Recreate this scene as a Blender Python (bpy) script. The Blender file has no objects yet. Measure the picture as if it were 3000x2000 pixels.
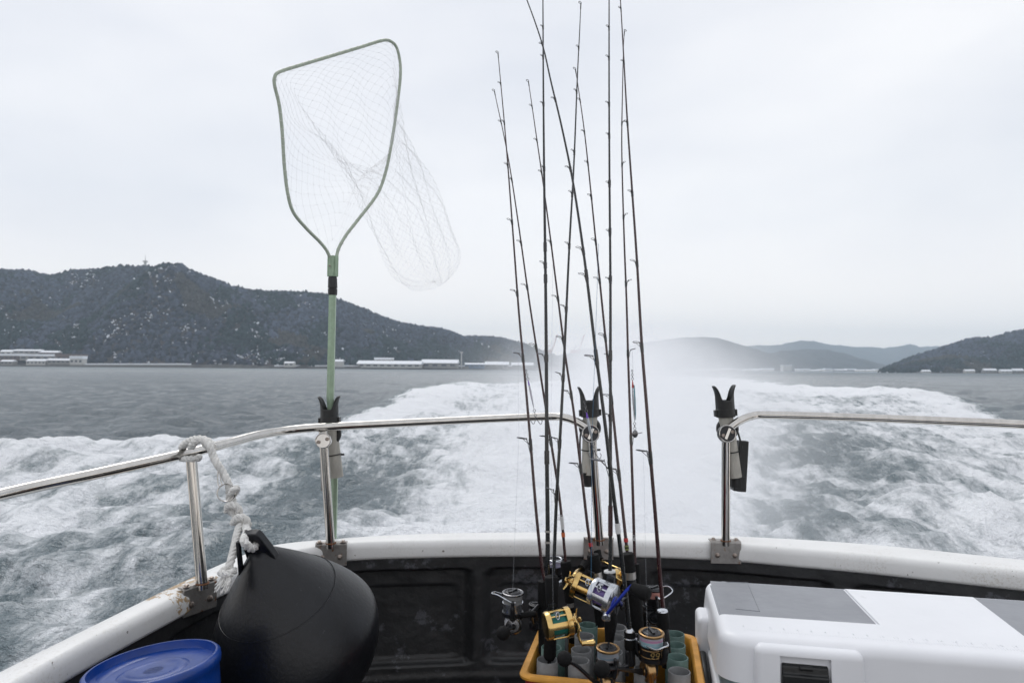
import bpy, bmesh, math, random
import numpy as np
from mathutils import Vector, Matrix
R = math.radians
random.seed(7); rng = np.random.default_rng(7)
S = bpy.context.scene
col = S.collection

# ------------------------------------------------------------------ camera, world, sun, exposure
EYE = 2.0; F = 2000.0; PITCH = math.atan(81/2000); ROLL = 0.0076
Fv = Vector((0, math.cos(PITCH), math.sin(PITCH)))
U0 = Vector((0, -math.sin(PITCH), math.cos(PITCH))); R0 = Vector((1, 0, 0))
Rv = math.cos(ROLL)*R0 + math.sin(ROLL)*U0
Uv = math.cos(ROLL)*U0 - math.sin(ROLL)*R0
cd = bpy.data.cameras.new('camera'); cam = bpy.data.objects.new('camera', cd); col.objects.link(cam)
cd.sensor_width = 36; cd.lens = 24; cd.clip_start = 0.05; cd.clip_end = 40000
m = Matrix((Rv, Uv, -Fv)).transposed().to_4x4(); m.translation = Vector((0, 0, EYE)); cam.matrix_world = m
cd.dof.use_dof = True; cd.dof.focus_distance = 1.9; cd.dof.aperture_fstop = 6.3
S.camera = cam
W = bpy.data.worlds.new("World"); S.world = W; W.use_nodes = True
nt = W.node_tree; nt.nodes.clear()
def wn(t): return nt.nodes.new(t)
sky = wn('ShaderNodeTexSky'); sky.sky_type = 'NISHITA'; sky.sun_disc = False
sky.sun_elevation = R(48); sky.sun_rotation = R(-25)
b1 = wn('ShaderNodeBackground'); b1.inputs[1].default_value = 0.08
nt.links.new(sky.outputs[0], b1.inputs[0])
tc = wn('ShaderNodeTexCoord'); mp = wn('ShaderNodeMapping'); mp.inputs['Scale'].default_value = (1, 1, 2.6)
nt.links.new(tc.outputs['Generated'], mp.inputs[0])
nz = wn('ShaderNodeTexNoise'); nz.inputs['Scale'].default_value = 1.35; nz.inputs['Detail'].default_value = 4; nz.inputs['Roughness'].default_value = .5
nt.links.new(mp.outputs[0], nz.inputs['Vector'])
cr = wn('ShaderNodeValToRGB'); e = cr.color_ramp.elements
e[0].position = .34; e[0].color = (.72, .75, .82, 1); e[1].position = .66; e[1].color = (.97, .97, .985, 1)
nt.links.new(nz.outputs[0], cr.inputs[0])
sx_ = wn('ShaderNodeSeparateXYZ'); nt.links.new(tc.outputs['Generated'], sx_.inputs[0])
hb0 = wn('ShaderNodeMapRange'); hb0.interpolation_type = 'SMOOTHSTEP'; hb0.inputs[1].default_value = .24; hb0.inputs[2].default_value = .0; nt.links.new(sx_.outputs[2], hb0.inputs[0])
hm = wn('ShaderNodeMix'); hm.data_type = 'RGBA'; nt.links.new(hb0.outputs[0], hm.inputs[0]); nt.links.new(cr.outputs[0], hm.inputs[6]); hm.inputs[7].default_value = (1.26, 1.18, 1.12, 1)
b2 = wn('ShaderNodeBackground'); b2.inputs[1].default_value = 1.06
nt.links.new(hm.outputs[2], b2.inputs[0])
mx = wn('ShaderNodeMixShader'); mx.inputs[0].default_value = .92
nt.links.new(b1.outputs[0], mx.inputs[1]); nt.links.new(b2.outputs[0], mx.inputs[2])
wo = wn('ShaderNodeOutputWorld'); nt.links.new(mx.outputs[0], wo.inputs[0])
sd = bpy.data.lights.new('sun', 'SUN'); sd.energy = 1.0; sd.angle = R(30); sd.color = (1, .98, .95)
so = bpy.data.objects.new('sun', sd); col.objects.link(so)
so.rotation_euler = (R(-42), 0, R(25))   # light comes from high beyond the stern
so.location = (0, 0, 30)
V = S.view_settings; V.view_transform = 'Standard'; V.look = 'None'; V.gamma = 1; V.exposure = 0.07; V.use_curve_mapping = False
cy = S.cycles; cy.use_denoising = True
try: cy.denoiser = 'OPENIMAGEDENOISE'
except Exception: pass
cy.max_bounces = 7; cy.volume_bounces = 3; cy.transparent_max_bounces = 8; cy.glossy_bounces = 3; cy.diffuse_bounces = 3
cy.volume_step_rate = 2.0; cy.volume_max_steps = 96; cy.caustics_reflective = False; cy.caustics_refractive = False

def P(px, py, Y):
    """the world point at depth Y that the photograph shows at (px, py), photograph 3000 x 2000"""
    d = Fv + Rv*((px-1500)/F) + Uv*((1000-py)/F)
    return Vector((0, 0, EYE)) + d*(Y/d.y)
def PZ(px, py, z):
    d = Fv + Rv*((px-1500)/F) + Uv*((1000-py)/F)
    return Vector((0, 0, EYE)) + d*((z-EYE)/d.z)
K = 3000/2352
def Q(px, py, Y): return P(px*K, py*K, Y)

# ------------------------------------------------------------------ materials
MATS = {}
def mat(name, colr, rough=.5, metal=0., var=0., vscale=20., bump=0., bscale=60., col2=None, alpha=None, spec=.5, coat=0., stretch=None, trans=0., dirt=None):
    if name in MATS: return MATS[name]
    mm = bpy.data.materials.new(name); mm.use_nodes = True; t = mm.node_tree; n = t.nodes; bs = n['Principled BSDF']
    bs.inputs['Base Color'].default_value = (*colr, 1); bs.inputs['Roughness'].default_value = rough
    bs.inputs['Metallic'].default_value = metal; bs.inputs['Specular IOR Level'].default_value = spec
    bs.inputs['Coat Weight'].default_value = coat
    if trans: bs.inputs['Transmission Weight'].default_value = trans
    if alpha is not None: bs.inputs['Alpha'].default_value = alpha
    ge = n.new('ShaderNodeNewGeometry'); mp = n.new('ShaderNodeMapping')
    t.links.new(ge.outputs['Position'], mp.inputs[0])
    if stretch: mp.inputs['Scale'].default_value = stretch
    if var or col2:
        nz = n.new('ShaderNodeTexNoise'); nz.inputs['Scale'].default_value = vscale; nz.inputs['Detail'].default_value = 5; nz.inputs['Roughness'].default_value = .65
        t.links.new(mp.outputs[0], nz.inputs['Vector'])
        ra = n.new('ShaderNodeValToRGB'); c2 = col2 or tuple(c*(1-var) for c in colr)
        ra.color_ramp.elements[0].position = .35; ra.color_ramp.elements[1].position = .68
        ra.color_ramp.elements[0].color = (*c2, 1); ra.color_ramp.elements[1].color = (*colr, 1)
        t.links.new(nz.outputs[0], ra.inputs[0]); out = ra.outputs[0]
        if dirt:      # (colour, threshold, scale)
            n2 = n.new('ShaderNodeTexNoise'); n2.inputs['Scale'].default_value = dirt[2]; n2.inputs['Detail'].default_value = 6; n2.inputs['Roughness'].default_value = .7
            t.links.new(mp.outputs[0], n2.inputs['Vector'])
            r2 = n.new('ShaderNodeValToRGB'); r2.color_ramp.elements[0].position = dirt[1]; r2.color_ramp.elements[1].position = dirt[1]+.05
            r2.color_ramp.elements[0].color = (0, 0, 0, 1); r2.color_ramp.elements[1].color = (1, 1, 1, 1)
            t.links.new(n2.outputs[0], r2.inputs[0])
            mi = n.new('ShaderNodeMix'); mi.data_type = 'RGBA'; t.links.new(r2.outputs[0], mi.inputs[0])
            t.links.new(out, mi.inputs[6]); mi.inputs[7].default_value = (*dirt[0], 1); out = mi.outputs[2]
        t.links.new(out, bs.inputs['Base Color'])
        mr = n.new('ShaderNodeMapRange'); mr.inputs[3].default_value = min(1, rough*1.35); mr.inputs[4].default_value = rough*.8
        t.links.new(nz.outputs[0], mr.inputs[0]); t.links.new(mr.outputs[0], bs.inputs['Roughness'])
    if bump:
        n3 = n.new('ShaderNodeTexNoise'); n3.inputs['Scale'].default_value = bscale; n3.inputs['Detail'].default_value = 4
        t.links.new(mp.outputs[0], n3.inputs['Vector'])
        bp = n.new('ShaderNodeBump'); bp.inputs['Strength'].default_value = bump; bp.inputs['Distance'].default_value = .004
        t.links.new(n3.outputs[0], bp.inputs['Height']); t.links.new(bp.outputs[0], bs.inputs['Normal'])
    MATS[name] = mm; return mm
STEEL = mat('polished_steel', (.62, .60, .57), .13, 1, .18, 35, stretch=(1, 1, .2), dirt=((.36, .20, .10), .70, 60))
STEELD = mat('bracket_steel', (.40, .38, .36), .42, .75, .25, 50, .15, 120, dirt=((.26, .11, .045), .60, 45))
BOLT = mat('bolt_steel', (.42, .36, .32), .35, .9, .35, 200)
BLACKP = mat('black_plastic', (.012, .013, .014), .38, 0, .3, 60, .1, 200)
PVC = mat('weathered_pvc', (.50, .48, .43), .6, 0, .35, 40, .1, 150, stretch=(1, 1, .35), dirt=((.34, .22, .12), .62, 30))
GREEN = mat('green_anodised', (.32, .43, .31), .35, .3, .2, 50)
GREENL = mat('green_hoop', (.44, .50, .41), .4, .2, .2, 50)
RUBBER = mat('rubber_fender', (.008, .009, .012), .36, 0, .35, 9, .14, 110, dirt=((.045, .047, .052), .665, 70), spec=.4)
BLUE = mat('blue_plastic', (.002, .045, .27), .30, 0, .3, 14, .22, 40, dirt=((.02, .10, .40), .66, 50))
ROPE = mat('white_rope', (.90, .89, .86), .85, 0, .25, 120, .8, 500)
YEL = mat('yellow_plastic', (.72, .34, .045), .5, 0, .25, 30, .1, 100, dirt=((.22, .10, .04), .70, 60))
RED = mat('red_paint', (.30, .012, .012), .5, 0, .4, 40, dirt=((.6, .32, .05), .62, 40))
TUBEG = mat('grey_tube', (.21, .215, .22), .5, 0, .25, 50, dirt=((.14, .13, .12), .66, 30))
TUBEV = mat('green_tube', (.13, .215, .195), .5, 0, .25, 50)
GOLD = mat('gold_metal', (.72, .50, .20), .22, 1, .12, 60)
GOLDD = mat('dark_gold_metal', (.45, .28, .13), .3, 1, .2, 60)
SILVER = mat('silver_metal', (.60, .62, .66), .22, .9, .1, 60)
GUN = mat('gunmetal', (.035, .036, .04), .28, .6, .3, 60)
EVA = mat('black_foam', (.006, .006, .0065), .75, 0, .3, 200, .2, 600, spec=.25)
BLANK = mat('black_blank', (.010, .012, .014), .25, .1, .2, 60, coat=.4)
BLANKR = mat('maroon_blank', (.045, .012, .014), .25, .1, .3, 60, coat=.5)
WRAP = mat('thread_wrap', (.006, .006, .007), .2, 0, .2, 60, coat=.6)
GUIDE = mat('guide_steel', (.20, .20, .21), .25, 1)
GUIDEK = mat('dark_guide_ring', (.02, .02, .02), .2, .3)
LINEM = mat('thread', (.42, .44, .47), .5)
NETM = mat('net_mesh', (.80, .80, .81), .6)
WHITEP = mat('cooler_white', (.78, .79, .82), .33, 0, .05, 5, .05, 40, dirt=((.66, .67, .68), .66, 16))
GREYP = mat('cooler_grey', (.25, .26, .285), .36, 0, .10, 9, .22, 38)
GREYD = mat('cooler_grey_band', (.17, .23, .25), .4, 0, .06, 6)
SHED = mat('shed_wall', (.30, .29, .28), .8, 0, .2, .2)
SHEDP = mat('pale_wall', (.55, .54, .52), .8, 0, .15, .2)
SHEDB = mat('brown_wall', (.16, .12, .11), .8, 0, .2, .2)
SHEDBL = mat('blue_wall', (.10, .17, .28), .8, 0, .2, .2)
SNOW = mat('snow_roof', (.80, .82, .86), .8, 0, .05, .1)
QUAY = mat('quay_concrete', (.20, .195, .19), .9, 0, .3, .1)
CRANE = mat('crane_red', (.34, .10, .08), .6, 0, .2, .1)
CRANEW = mat('crane_grey', (.34, .34, .36), .6, 0, .2, .1)
WINM = mat('dark_window', (.05, .06, .08), .2)

# gunwale paint
def gunwale_paint():
    mm = mat('gunwale_paint', (.80, .80, .79), .42, 0, .08, 6, .12, 90)
    t = mm.node_tree; n = t.nodes; bs = n['Principled BSDF']
    src = bs.inputs['Base Color'].links[0].from_socket
    ge = n.new('ShaderNodeNewGeometry')
    def ramp(s, a, b):
        r = n.new('ShaderNodeMapRange'); r.inputs[1].default_value = a; r.inputs[2].default_value = b; t.links.new(s, r.inputs[0]); return r.outputs[0]
    def mix(f, a, c):
        mi = n.new('ShaderNodeMix'); mi.data_type = 'RGBA'; t.links.new(f, mi.inputs[0]); t.links.new(a, mi.inputs[6]); mi.inputs[7].default_value = (*c, 1); return mi.outputs[2]
    def mul(a, b):
        q = n.new('ShaderNodeMath'); q.operation = 'MULTIPLY'; t.links.new(a, q.inputs[0]); t.links.new(b, q.inputs[1]); return q.outputs[0]
    def noise(sc, de=6, ro=.7):
        z = n.new('ShaderNodeTexNoise'); z.inputs['Scale'].default_value = sc; z.inputs['Detail'].default_value = de; z.inputs['Roughness'].default_value = ro
        t.links.new(ge.outputs['Position'], z.inputs['Vector']); return z.outputs[0]
    c = mix(ramp(noise(45), .665, .69), src, (.12, .10, .08))              # chips
    c = mix(mul(ramp(noise(3.5), .47, .8), ramp(noise(150), .5, .64)), c, (.46, .42, .36))   # grime speckle
    # peeled patch beside the corner post
    pc = PZ(505, 1712, EYE-.55)
    vm = n.new('ShaderNodeVectorMath'); vm.operation = 'DISTANCE'; t.links.new(ge.outputs['Position'], vm.inputs[0]); vm.inputs[1].default_value = pc
    pf = mul(ramp(vm.outputs['Value'], .16, .02), ramp(noise(38), .38, .62))
    c = mix(ramp(pf, .27, .31), c, (.42, .29, .16))
    t.links.new(c, bs.inputs['Base Color'])
    return mm
PAINT = gunwale_paint()
WALL = mat('bulwark_black', (.030, .031, .033), .42, 0, .55, 5, .9, 28, dirt=((.075, .078, .088), .60, 9))
DECK = mat('deck_grey', (.055, .057, .06), .5, 0, .5, 6, .6, 40)

# ------------------------------------------------------------------ mesh helpers
def frame_of(d):
    d = Vector(d).normalized(); a = Vector((0, 0, 1)) if abs(d.z) < .9 else Vector((1, 0, 0))
    x = d.cross(a).normalized(); return x, d.cross(x).normalized(), d
class MB:
    def __init__(s): s.v = []; s.f = []
    def add(s, vs, fs):
        o = len(s.v); s.v += [Vector(p) for p in vs]; s.f += [tuple(i+o for i in f) for f in fs]; return s
    def tube(s, pts, r, n=10, cap=True, closed=False, flat=1.0):
        pts = [Vector(p) for p in pts]; N = len(pts); rr = r if hasattr(r, '__len__') else [r]*N
        vs = []; x = None
        for i, p in enumerate(pts):
            if closed: d = pts[(i+1) % N]-pts[i-1]
            else: d = pts[min(i+1, N-1)]-pts[max(i-1, 0)]
            d.normalize()
            if x is None: x, y, _ = frame_of(d)
            else:
                x = (x-d*x.dot(d)); x = x.normalized() if x.length > 1e-6 else frame_of(d)[0]; y = d.cross(x)
            for k in range(n):
                a = 2*math.pi*k/n; vs.append(p+x*math.cos(a)*rr[i]+y*math.sin(a)*rr[i]*flat)
        fs = []
        for i in range(N if closed else N-1):
            j = (i+1) % N
            for k in range(n): fs.append((i*n+k, i*n+(k+1) % n, j*n+(k+1) % n, j*n+k))
        if cap and not closed: fs += [tuple(range(n-1, -1, -1)), tuple((N-1)*n+k for k in range(n))]
        return s.add(vs, fs)
    def lathe(s, o, d, prof, n=24, xd=None):
        """prof: [(radius, height along d)]"""
        o = Vector(o); x, y, d = frame_of(d); vs = []; fs = []; N = len(prof)
        for r, h in prof:
            for k in range(n):
                a = 2*math.pi*k/n; vs.append(o+d*h+(x*math.cos(a)+y*math.sin(a))*max(r, 1e-5))
        for i in range(N-1):
            for k in range(n): fs.append((i*n+k, i*n+(k+1) % n, (i+1)*n+(k+1) % n, (i+1)*n+k))
        if prof[0][0] > 1e-4: fs.append(tuple(range(n-1, -1, -1)))
        if prof[-1][0] > 1e-4: fs.append(tuple((N-1)*n+k for k in range(n)))
        return s.add(vs, fs)
    def box(s, c, ax, ay, az, hx, hy, hz):
        c = Vector(c); ax, ay, az = Vector(ax), Vector(ay), Vector(az)
        vs = [c+ax*hx*i+ay*hy*j+az*hz*k for i in (-1, 1) for j in (-1, 1) for k in (-1, 1)]
        return s.add(vs, [(0, 1, 3, 2), (4, 6, 7, 5), (0, 4, 5, 1), (2, 3, 7, 6), (0, 2, 6, 4), (1, 5, 7, 3)])
    def ball(s, c, r, n=12, m=8, sc=(1, 1, 1), ax=None):
        c = Vector(c); A = ax or (Vector((1, 0, 0)), Vector((0, 1, 0)), Vector((0, 0, 1))); vs = []; fs = []
        for i in range(m+1):
            t = math.pi*i/m
            for k in range(n):
                a = 2*math.pi*k/n
                vs.append(c+A[0]*(r*sc[0]*math.sin(t)*math.cos(a))+A[1]*(r*sc[1]*math.sin(t)*math.sin(a))+A[2]*(r*sc[2]*math.cos(t)))
        for i in range(m):
            for k in range(n): fs.append((i*n+k, (i+1)*n+k, (i+1)*n+(k+1) % n, i*n+(k+1) % n))
        return s.add(vs, fs)
    def ring(s, c, nrm, R_, r, n=24, m=6, sc=1.0):
        x, y, d = frame_of(nrm); c = Vector(c)
        return s.tube([c+x*R_*math.cos(2*math.pi*k/n)+y*R_*sc*math.sin(2*math.pi*k/n) for k in range(n)], r, m, closed=True)
    def prism(s, pts, ext):
        n = len(pts); pts = [Vector(p) for p in pts]; ext = Vector(ext)
        return s.add(pts+[p+ext for p in pts], [tuple(range(n-1, -1, -1)), tuple(range(n, 2*n))]+[(i, (i+1) % n, n+(i+1) % n, n+i) for i in range(n)])
    def build(s, name, mt, parent=None, smooth=40, bevel=0, subsurf=0):
        base = WL[parent.name] if parent else Vector((0, 0, 0))
        me = bpy.data.meshes.new(name); me.from_pydata([v-base for v in s.v], [], s.f)
        bm = bmesh.new(); bm.from_mesh(me); bmesh.ops.remove_doubles(bm, verts=bm.verts, dist=1e-6)
        bmesh.ops.recalc_face_normals(bm, faces=bm.faces); bm.to_mesh(me); bm.free()
        me.materials.append(mt)
        if smooth:
            me.shade_smooth(); me.set_sharp_from_angle(angle=R(smooth))
        o = bpy.data.objects.new(name, me); col.objects.link(o)
        if parent: o.parent = parent
        WL[o.name] = base
        if bevel:
            b = o.modifiers.new('bevel', 'BEVEL'); b.width = bevel; b.segments = 3; b.limit_method = 'ANGLE'; b.angle_limit = R(35)
        return o
WL = {}
def thing(name, label, cat, loc, group=None):
    o = bpy.data.objects.new(name, None); col.objects.link(o); o.location = loc; o.empty_display_size = .05
    o['label'] = label; o['category'] = cat
    if group: o['group'] = group
    WL[o.name] = Vector(loc); return o
def tag(o, label=None, cat=None, group=None, kind=None):
    if label: o['label'] = label
    if cat: o['category'] = cat
    if group: o['group'] = group
    if kind: o['kind'] = kind
    return o
def crv(pts, n=8):
    """Catmull-Rom through points"""
    pts = [Vector(p) for p in pts]; out = []
    for i in range(len(pts)-1):
        p0 = pts[max(i-1, 0)]; p1 = pts[i]; p2 = pts[i+1]; p3 = pts[min(i+2, len(pts)-1)]
        for k in range(n):
            t = k/n; out.append(.5*((2*p1)+(p2-p0)*t+(2*p0-5*p1+4*p2-p3)*t*t+(3*p1-p0-3*p2+p3)*t**3))
    out.append(pts[-1]); return out

# ------------------------------------------------------------------ numpy noise
def h2(ix, iy, seed=0):
    n = (ix.astype(np.int64)*374761393+iy.astype(np.int64)*668265263+seed*974634777) & 0x7fffffff
    n = ((n ^ (n >> 13))*1274126177) & 0x7fffffff
    return ((n ^ (n >> 16)) & 0xffff)/65535.0
def vn(x, y, seed=0):
    ix = np.floor(x); iy = np.floor(y); fx = x-ix; fy = y-iy; fx = fx*fx*(3-2*fx); fy = fy*fy*(3-2*fy)
    a = h2(ix, iy, seed); b = h2(ix+1, iy, seed); c = h2(ix, iy+1, seed); d = h2(ix+1, iy+1, seed)
    return (a*(1-fx)+b*fx)*(1-fy)+(c*(1-fx)+d*fx)*fy
def fbm(x, y, o=4, seed=0, g=.5):
    s = 0; a = 1; t = 0
    for i in range(o): s = s+a*vn(x*2**i+17.3*i, y*2**i-9.1*i, seed+i); t += a; a *= g
    return s/t
def npmesh(name, verts, faces, mt, attrs=None, smooth=True):
    me = bpy.data.meshes.new(name); nv = len(verts); nf = len(faces); k = faces.shape[1]
    me.vertices.add(nv); me.vertices.foreach_set('co', np.ascontiguousarray(verts, np.float32).ravel())
    me.loops.add(nf*k); me.loops.foreach_set('vertex_index', np.ascontiguousarray(faces, np.int32).ravel())
    me.polygons.add(nf); me.polygons.foreach_set('loop_start', np.arange(nf, dtype=np.int32)*k)
    me.update(calc_edges=True)
    for an, dat in (attrs or {}).items():
        if dat.ndim == 1:
            a = me.attributes.new(an, 'FLOAT', 'POINT'); a.data.foreach_set('value', dat.astype(np.float32))
        else:
            a = me.attributes.new(an, 'FLOAT_COLOR', 'POINT'); a.data.foreach_set('color', np.ascontiguousarray(dat, np.float32).ravel())
    if smooth: me.shade_smooth()
    me.materials.append(mt); o = bpy.data.objects.new(name, me); col.objects.link(o); WL[o.name] = Vector((0, 0, 0)); return o
def gridfaces(nr, nc):
    i = np.arange(nr-1)[:, None]*nc+np.arange(nc-1)[None, :]; i = i.ravel()
    return np.stack([i, i+1, i+nc+1, i+nc], 1)

# ------------------------------------------------------------------ water
def sm(a, b, x): t = np.clip((x-a)/(b-a), 0, 1); return t*t*(3-2*t)
LB = [(1, -60), (12.6, -45), (13.4, -20), (14.0, -13.5), (14.5, -10.9), (15.5, -9.6), (16.7, -8.6), (20, -7.4), (25.6, -6.4), (33, -5.6), (45, -6.6), (60, -7.4), (74, -6.2), (84, -1), (105, 6), (150, 20), (300, 48), (700, 110), (14000, 2000)]
RB = [(1, 24), (20, 21), (29, 21.7), (40, 26.5), (50, 32), (58, 36), (63, 34), (67, 30), (76, 31), (100, 39), (151, 54), (300, 78), (700, 128), (14000, 2010)]
def water_mat():
    mm = bpy.data.materials.new('sea_water'); mm.use_nodes = True; t = mm.node_tree; n = t.nodes; bs = n['Principled BSDF']
    def N(ty, **kw):
        q = n.new(ty)
        for k, v in kw.items(): q.inputs[k].default_value = v
        return q
    L = t.links.new
    ge = n.new('ShaderNodeNewGeometry')
    at = n.new('ShaderNodeAttribute'); at.attribute_name = 'foam'
    mp = n.new('ShaderNodeMapping'); mp.inputs['Scale'].default_value = (1, .33, 1); mp.inputs['Rotation'].default_value = (0, 0, R(6)); L(ge.outputs['Position'], mp.inputs[0])
    n1 = N('ShaderNodeTexNoise', Scale=1.25, Detail=6, Roughness=.6, Distortion=.5); L(mp.outputs[0], n1.inputs['Vector'])
    n2 = N('ShaderNodeTexNoise', Scale=3.6, Detail=6, Roughness=.7, Distortion=.3); L(mp.outputs[0], n2.inputs['Vector'])
    n3 = N('ShaderNodeTexNoise', Scale=13, Detail=5, Roughness=.7, Distortion=.2); L(mp.outputs[0], n3.inputs['Vector'])
    ad = n.new('ShaderNodeMath'); ad.operation = 'MULTIPLY_ADD'; L(n1.outputs[0], ad.inputs[0]); ad.inputs[1].default_value = .46
    a3 = n.new('ShaderNodeMath'); a3.operation = 'MULTIPLY_ADD'; L(n3.outputs[0], a3.inputs[0]); a3.inputs[1].default_value = .13
    a2 = n.new('ShaderNodeMath'); a2.operation = 'MULTIPLY'; L(n2.outputs[0], a2.inputs[0]); a2.inputs[1].default_value = .41; L(a2.outputs[0], a3.inputs[2]); L(a3.outputs[0], ad.inputs[2])
    # threshold falls as the foam attribute rises
    th = n.new('ShaderNodeMapRange'); th.inputs[1].default_value = 0; th.inputs[2].default_value = 1; th.inputs[3].default_value = .80; th.inputs[4].default_value = .392; th.clamp = False; L(at.outputs['Fac'], th.inputs[0])
    sb = n.new('ShaderNodeMath'); sb.operation = 'SUBTRACT'; L(ad.outputs[0], sb.inputs[0]); L(th.outputs[0], sb.inputs[1])
    fo = n.new('ShaderNodeMapRange'); fo.interpolation_type = 'SMOOTHSTEP'; fo.inputs[1].default_value = -.085; fo.inputs[2].default_value = .12; L(sb.outputs[0], fo.inputs[0])
    # deep colour to aerated colour
    m1 = n.new('ShaderNodeMix'); m1.data_type = 'RGBA'; L(at.outputs['Fac'], m1.inputs[0]); m1.clamp_factor = True; m1.inputs[6].default_value = (.115, .145, .165, 1); m1.inputs[7].default_value = (.17, .22, .24, 1)
    m2 = n.new('ShaderNodeMix'); m2.data_type = 'RGBA'; L(fo.outputs[0], m2.inputs[0]); L(m1.outputs[2], m2.inputs[6]); m2.inputs[7].default_value = (.90, .92, .95, 1)
    L(m2.outputs[2], bs.inputs['Base Color'])
    ro = n.new('ShaderNodeMapRange'); ro.inputs[3].default_value = .16; ro.inputs[4].default_value = .85; L(fo.outputs[0], ro.inputs[0]); 
    vl = n.new('ShaderNodeVectorMath'); vl.operation = 'LENGTH'; L(ge.outputs['Position'], vl.inputs[0])
    rd = n.new('ShaderNodeMapRange'); rd.inputs[1].default_value = 60; rd.inputs[2].default_value = 700; rd.inputs[3].default_value = 0; rd.inputs[4].default_value = .34; L(vl.outputs['Value'], rd.inputs[0])
    rs = n.new('ShaderNodeMath'); rs.operation = 'ADD'; rs.use_clamp = True; L(ro.outputs[0], rs.inputs[0]); L(rd.outputs[0], rs.inputs[1]); L(rs.outputs[0], bs.inputs['Roughness'])
    bs.inputs['IOR'].default_value = 1.33
    mp2 = n.new('ShaderNodeMapping'); mp2.inputs['Scale'].default_value = (1, 1.4, 1); L(ge.outputs['Position'], mp2.inputs[0])
    b1 = N('ShaderNodeTexNoise', Scale=.9, Detail=7, Roughness=.66); L(mp2.outputs[0], b1.inputs['Vector'])
    bp = n.new('ShaderNodeBump'); bp.inputs['Strength'].default_value = 1; bp.inputs['Distance'].default_value = .60; L(b1.outputs[0], bp.inputs['Height'])
    bf = n.new('ShaderNodeBump'); bf.inputs['Strength'].default_value = .7; bf.inputs['Distance'].default_value = .07; L(ad.outputs[0], bf.inputs['Height']); L(bp.outputs[0], bf.inputs['Normal'])
    L(bf.outputs[0], bs.inputs['Normal'])
    return mm
WM = water_mat()
def make_water():
    ys = [0.9]
    while ys[-1] < 12500:
        y = ys[-1]; ys.append(y+(max(.05, y*.011) if y < 450 else y*.035))
    ys = np.array(ys); nc = 620; ts = np.linspace(-1, 1, nc); ts = np.sign(ts)*(np.abs(ts)**1.15)*2.3
    Y = np.repeat(ys[:, None], nc, 1); X = Y*ts[None, :]
    dy = np.gradient(ys)[:, None]*np.ones((1, nc))
    jit = fbm(X*.45, Y*.30, 6, 3, .62)-.5
    jl = jit*np.clip(Y*.14, 1, 9)+(fbm(X*.09, Y*.06, 3, 31)-.5)*np.clip(Y*.05, 0, 12)
    lb = np.interp(Y, [p[0] for p in LB], [p[1] for p in LB]); rb = np.interp(Y, [p[0] for p in RB], [p[1] for p in RB])
    w = np.clip(Y*.045, .8, 9)
    inside = sm(-w, w, X-lb+jl*.5)*sm(-w, w, rb-X+jl*.6)
    farf = 1-sm(110, 420, Y)*.75
    # coverage: heavy at the two edges and just behind the transom, thinner in between
    patch = fbm(X*.20, Y*.07, 4, 11)
    big = fbm(X*.05+5, Y*.04, 3, 21)
    cover = .93+(patch-.5)*.85+(big-.5)*.45
    el = np.exp(-((X-lb)/np.clip(Y*.07, 1.2, 5))**2); er = np.exp(-((X-rb)/np.clip(Y*.08, 1.5, 6))**2)
    cover = cover+.38*el+.42*er
    lane = np.exp(-((X-(.2+Y*.12))/(1.2+Y*.11))**2)*sm(90, 5, Y); cover = cover+.6*lane
    # calmer, glassier band to the right of the transom
    band = np.exp(-((X-(-.7+.48*Y))/(.7+.095*Y))**2)*sm(44, 16, Y); cover = cover-.42*band
    bandl = np.exp(-((X+(1.4+.10*Y))/(.8+.07*Y))**2)*sm(30, 8, Y); cover = cover-.25*bandl
    foam = np.clip(inside*np.clip(cover, .05, 1.4)*farf, 0, 1.35)
    spk = sm(.74, .8, fbm(X*.5, Y*.25, 4, 77))*.0
    dout = np.maximum(lb-X, X-rb); sk = .50*np.exp(-np.clip(dout, 0, 1e4)/np.clip(Y*.09, .8, 12))*(1-inside)*farf*sm(.42, .62, fbm(X*.3, Y*.12, 4, 88))
    foam = np.clip(foam+sk, 0, 1.35)
    # height
    def band_noise(s, seed, a): return (fbm(X*s, Y*s*1.5, 3, seed)-.5)*a*np.clip(1.2-dy*s*1.2, 0, 1)
    Z = band_noise(.10, 41, .45)+band_noise(.35, 42, .55)+band_noise(1.1, 43, .34)+band_noise(3, 44, .09)
    Z = Z*(1+.5*inside)
    Z += .42*np.exp(-((X-lb-1.2)/np.clip(Y*.05, .9, 4))**2)*sm(24, 42, Y)*sm(110, 68, Y)
    Z += .48*np.exp(-((X-rb+3.0)/3.2)**2)*sm(38, 52, Y)*sm(85, 62, Y)
    Z += .10*inside*(fbm(X*1.6, Y*1.1, 4, 55)-.5)*np.clip(1.2-dy*1.5, 0, 1)*2
    Z += .16*np.exp(-((X-lb-.6)/.9)**2)*sm(30, 16, Y)*(.5+fbm(X, Y, 2, 9))
    Z *= sm(2.2, 4.5, Y)*.9+.1*sm(1.5, 3, Y); Z -= .10*sm(4.0, 2.2, Y)
    Z *= sm(5000, 500, Y)
    v = np.stack([X, Y, Z], -1).reshape(-1, 3)
    o = npmesh('sea', v, gridfaces(len(ys), nc), WM, {'foam': foam.ravel()})
    tag(o, 'grey sea churned into white foam by the boat wake', None, None, 'structure')
make_water()
mb = MB(); mb.add([(-12000, -3000, -.35), (12000, -3000, -.35), (12000, 1.2, -.35), (-12000, 1.2, -.35)], [(0, 1, 2, 3)])
o = mb.build('sea_astern', WM); tag(o, 'grey sea on the near side of the boat', None, None, 'structure')

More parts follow.
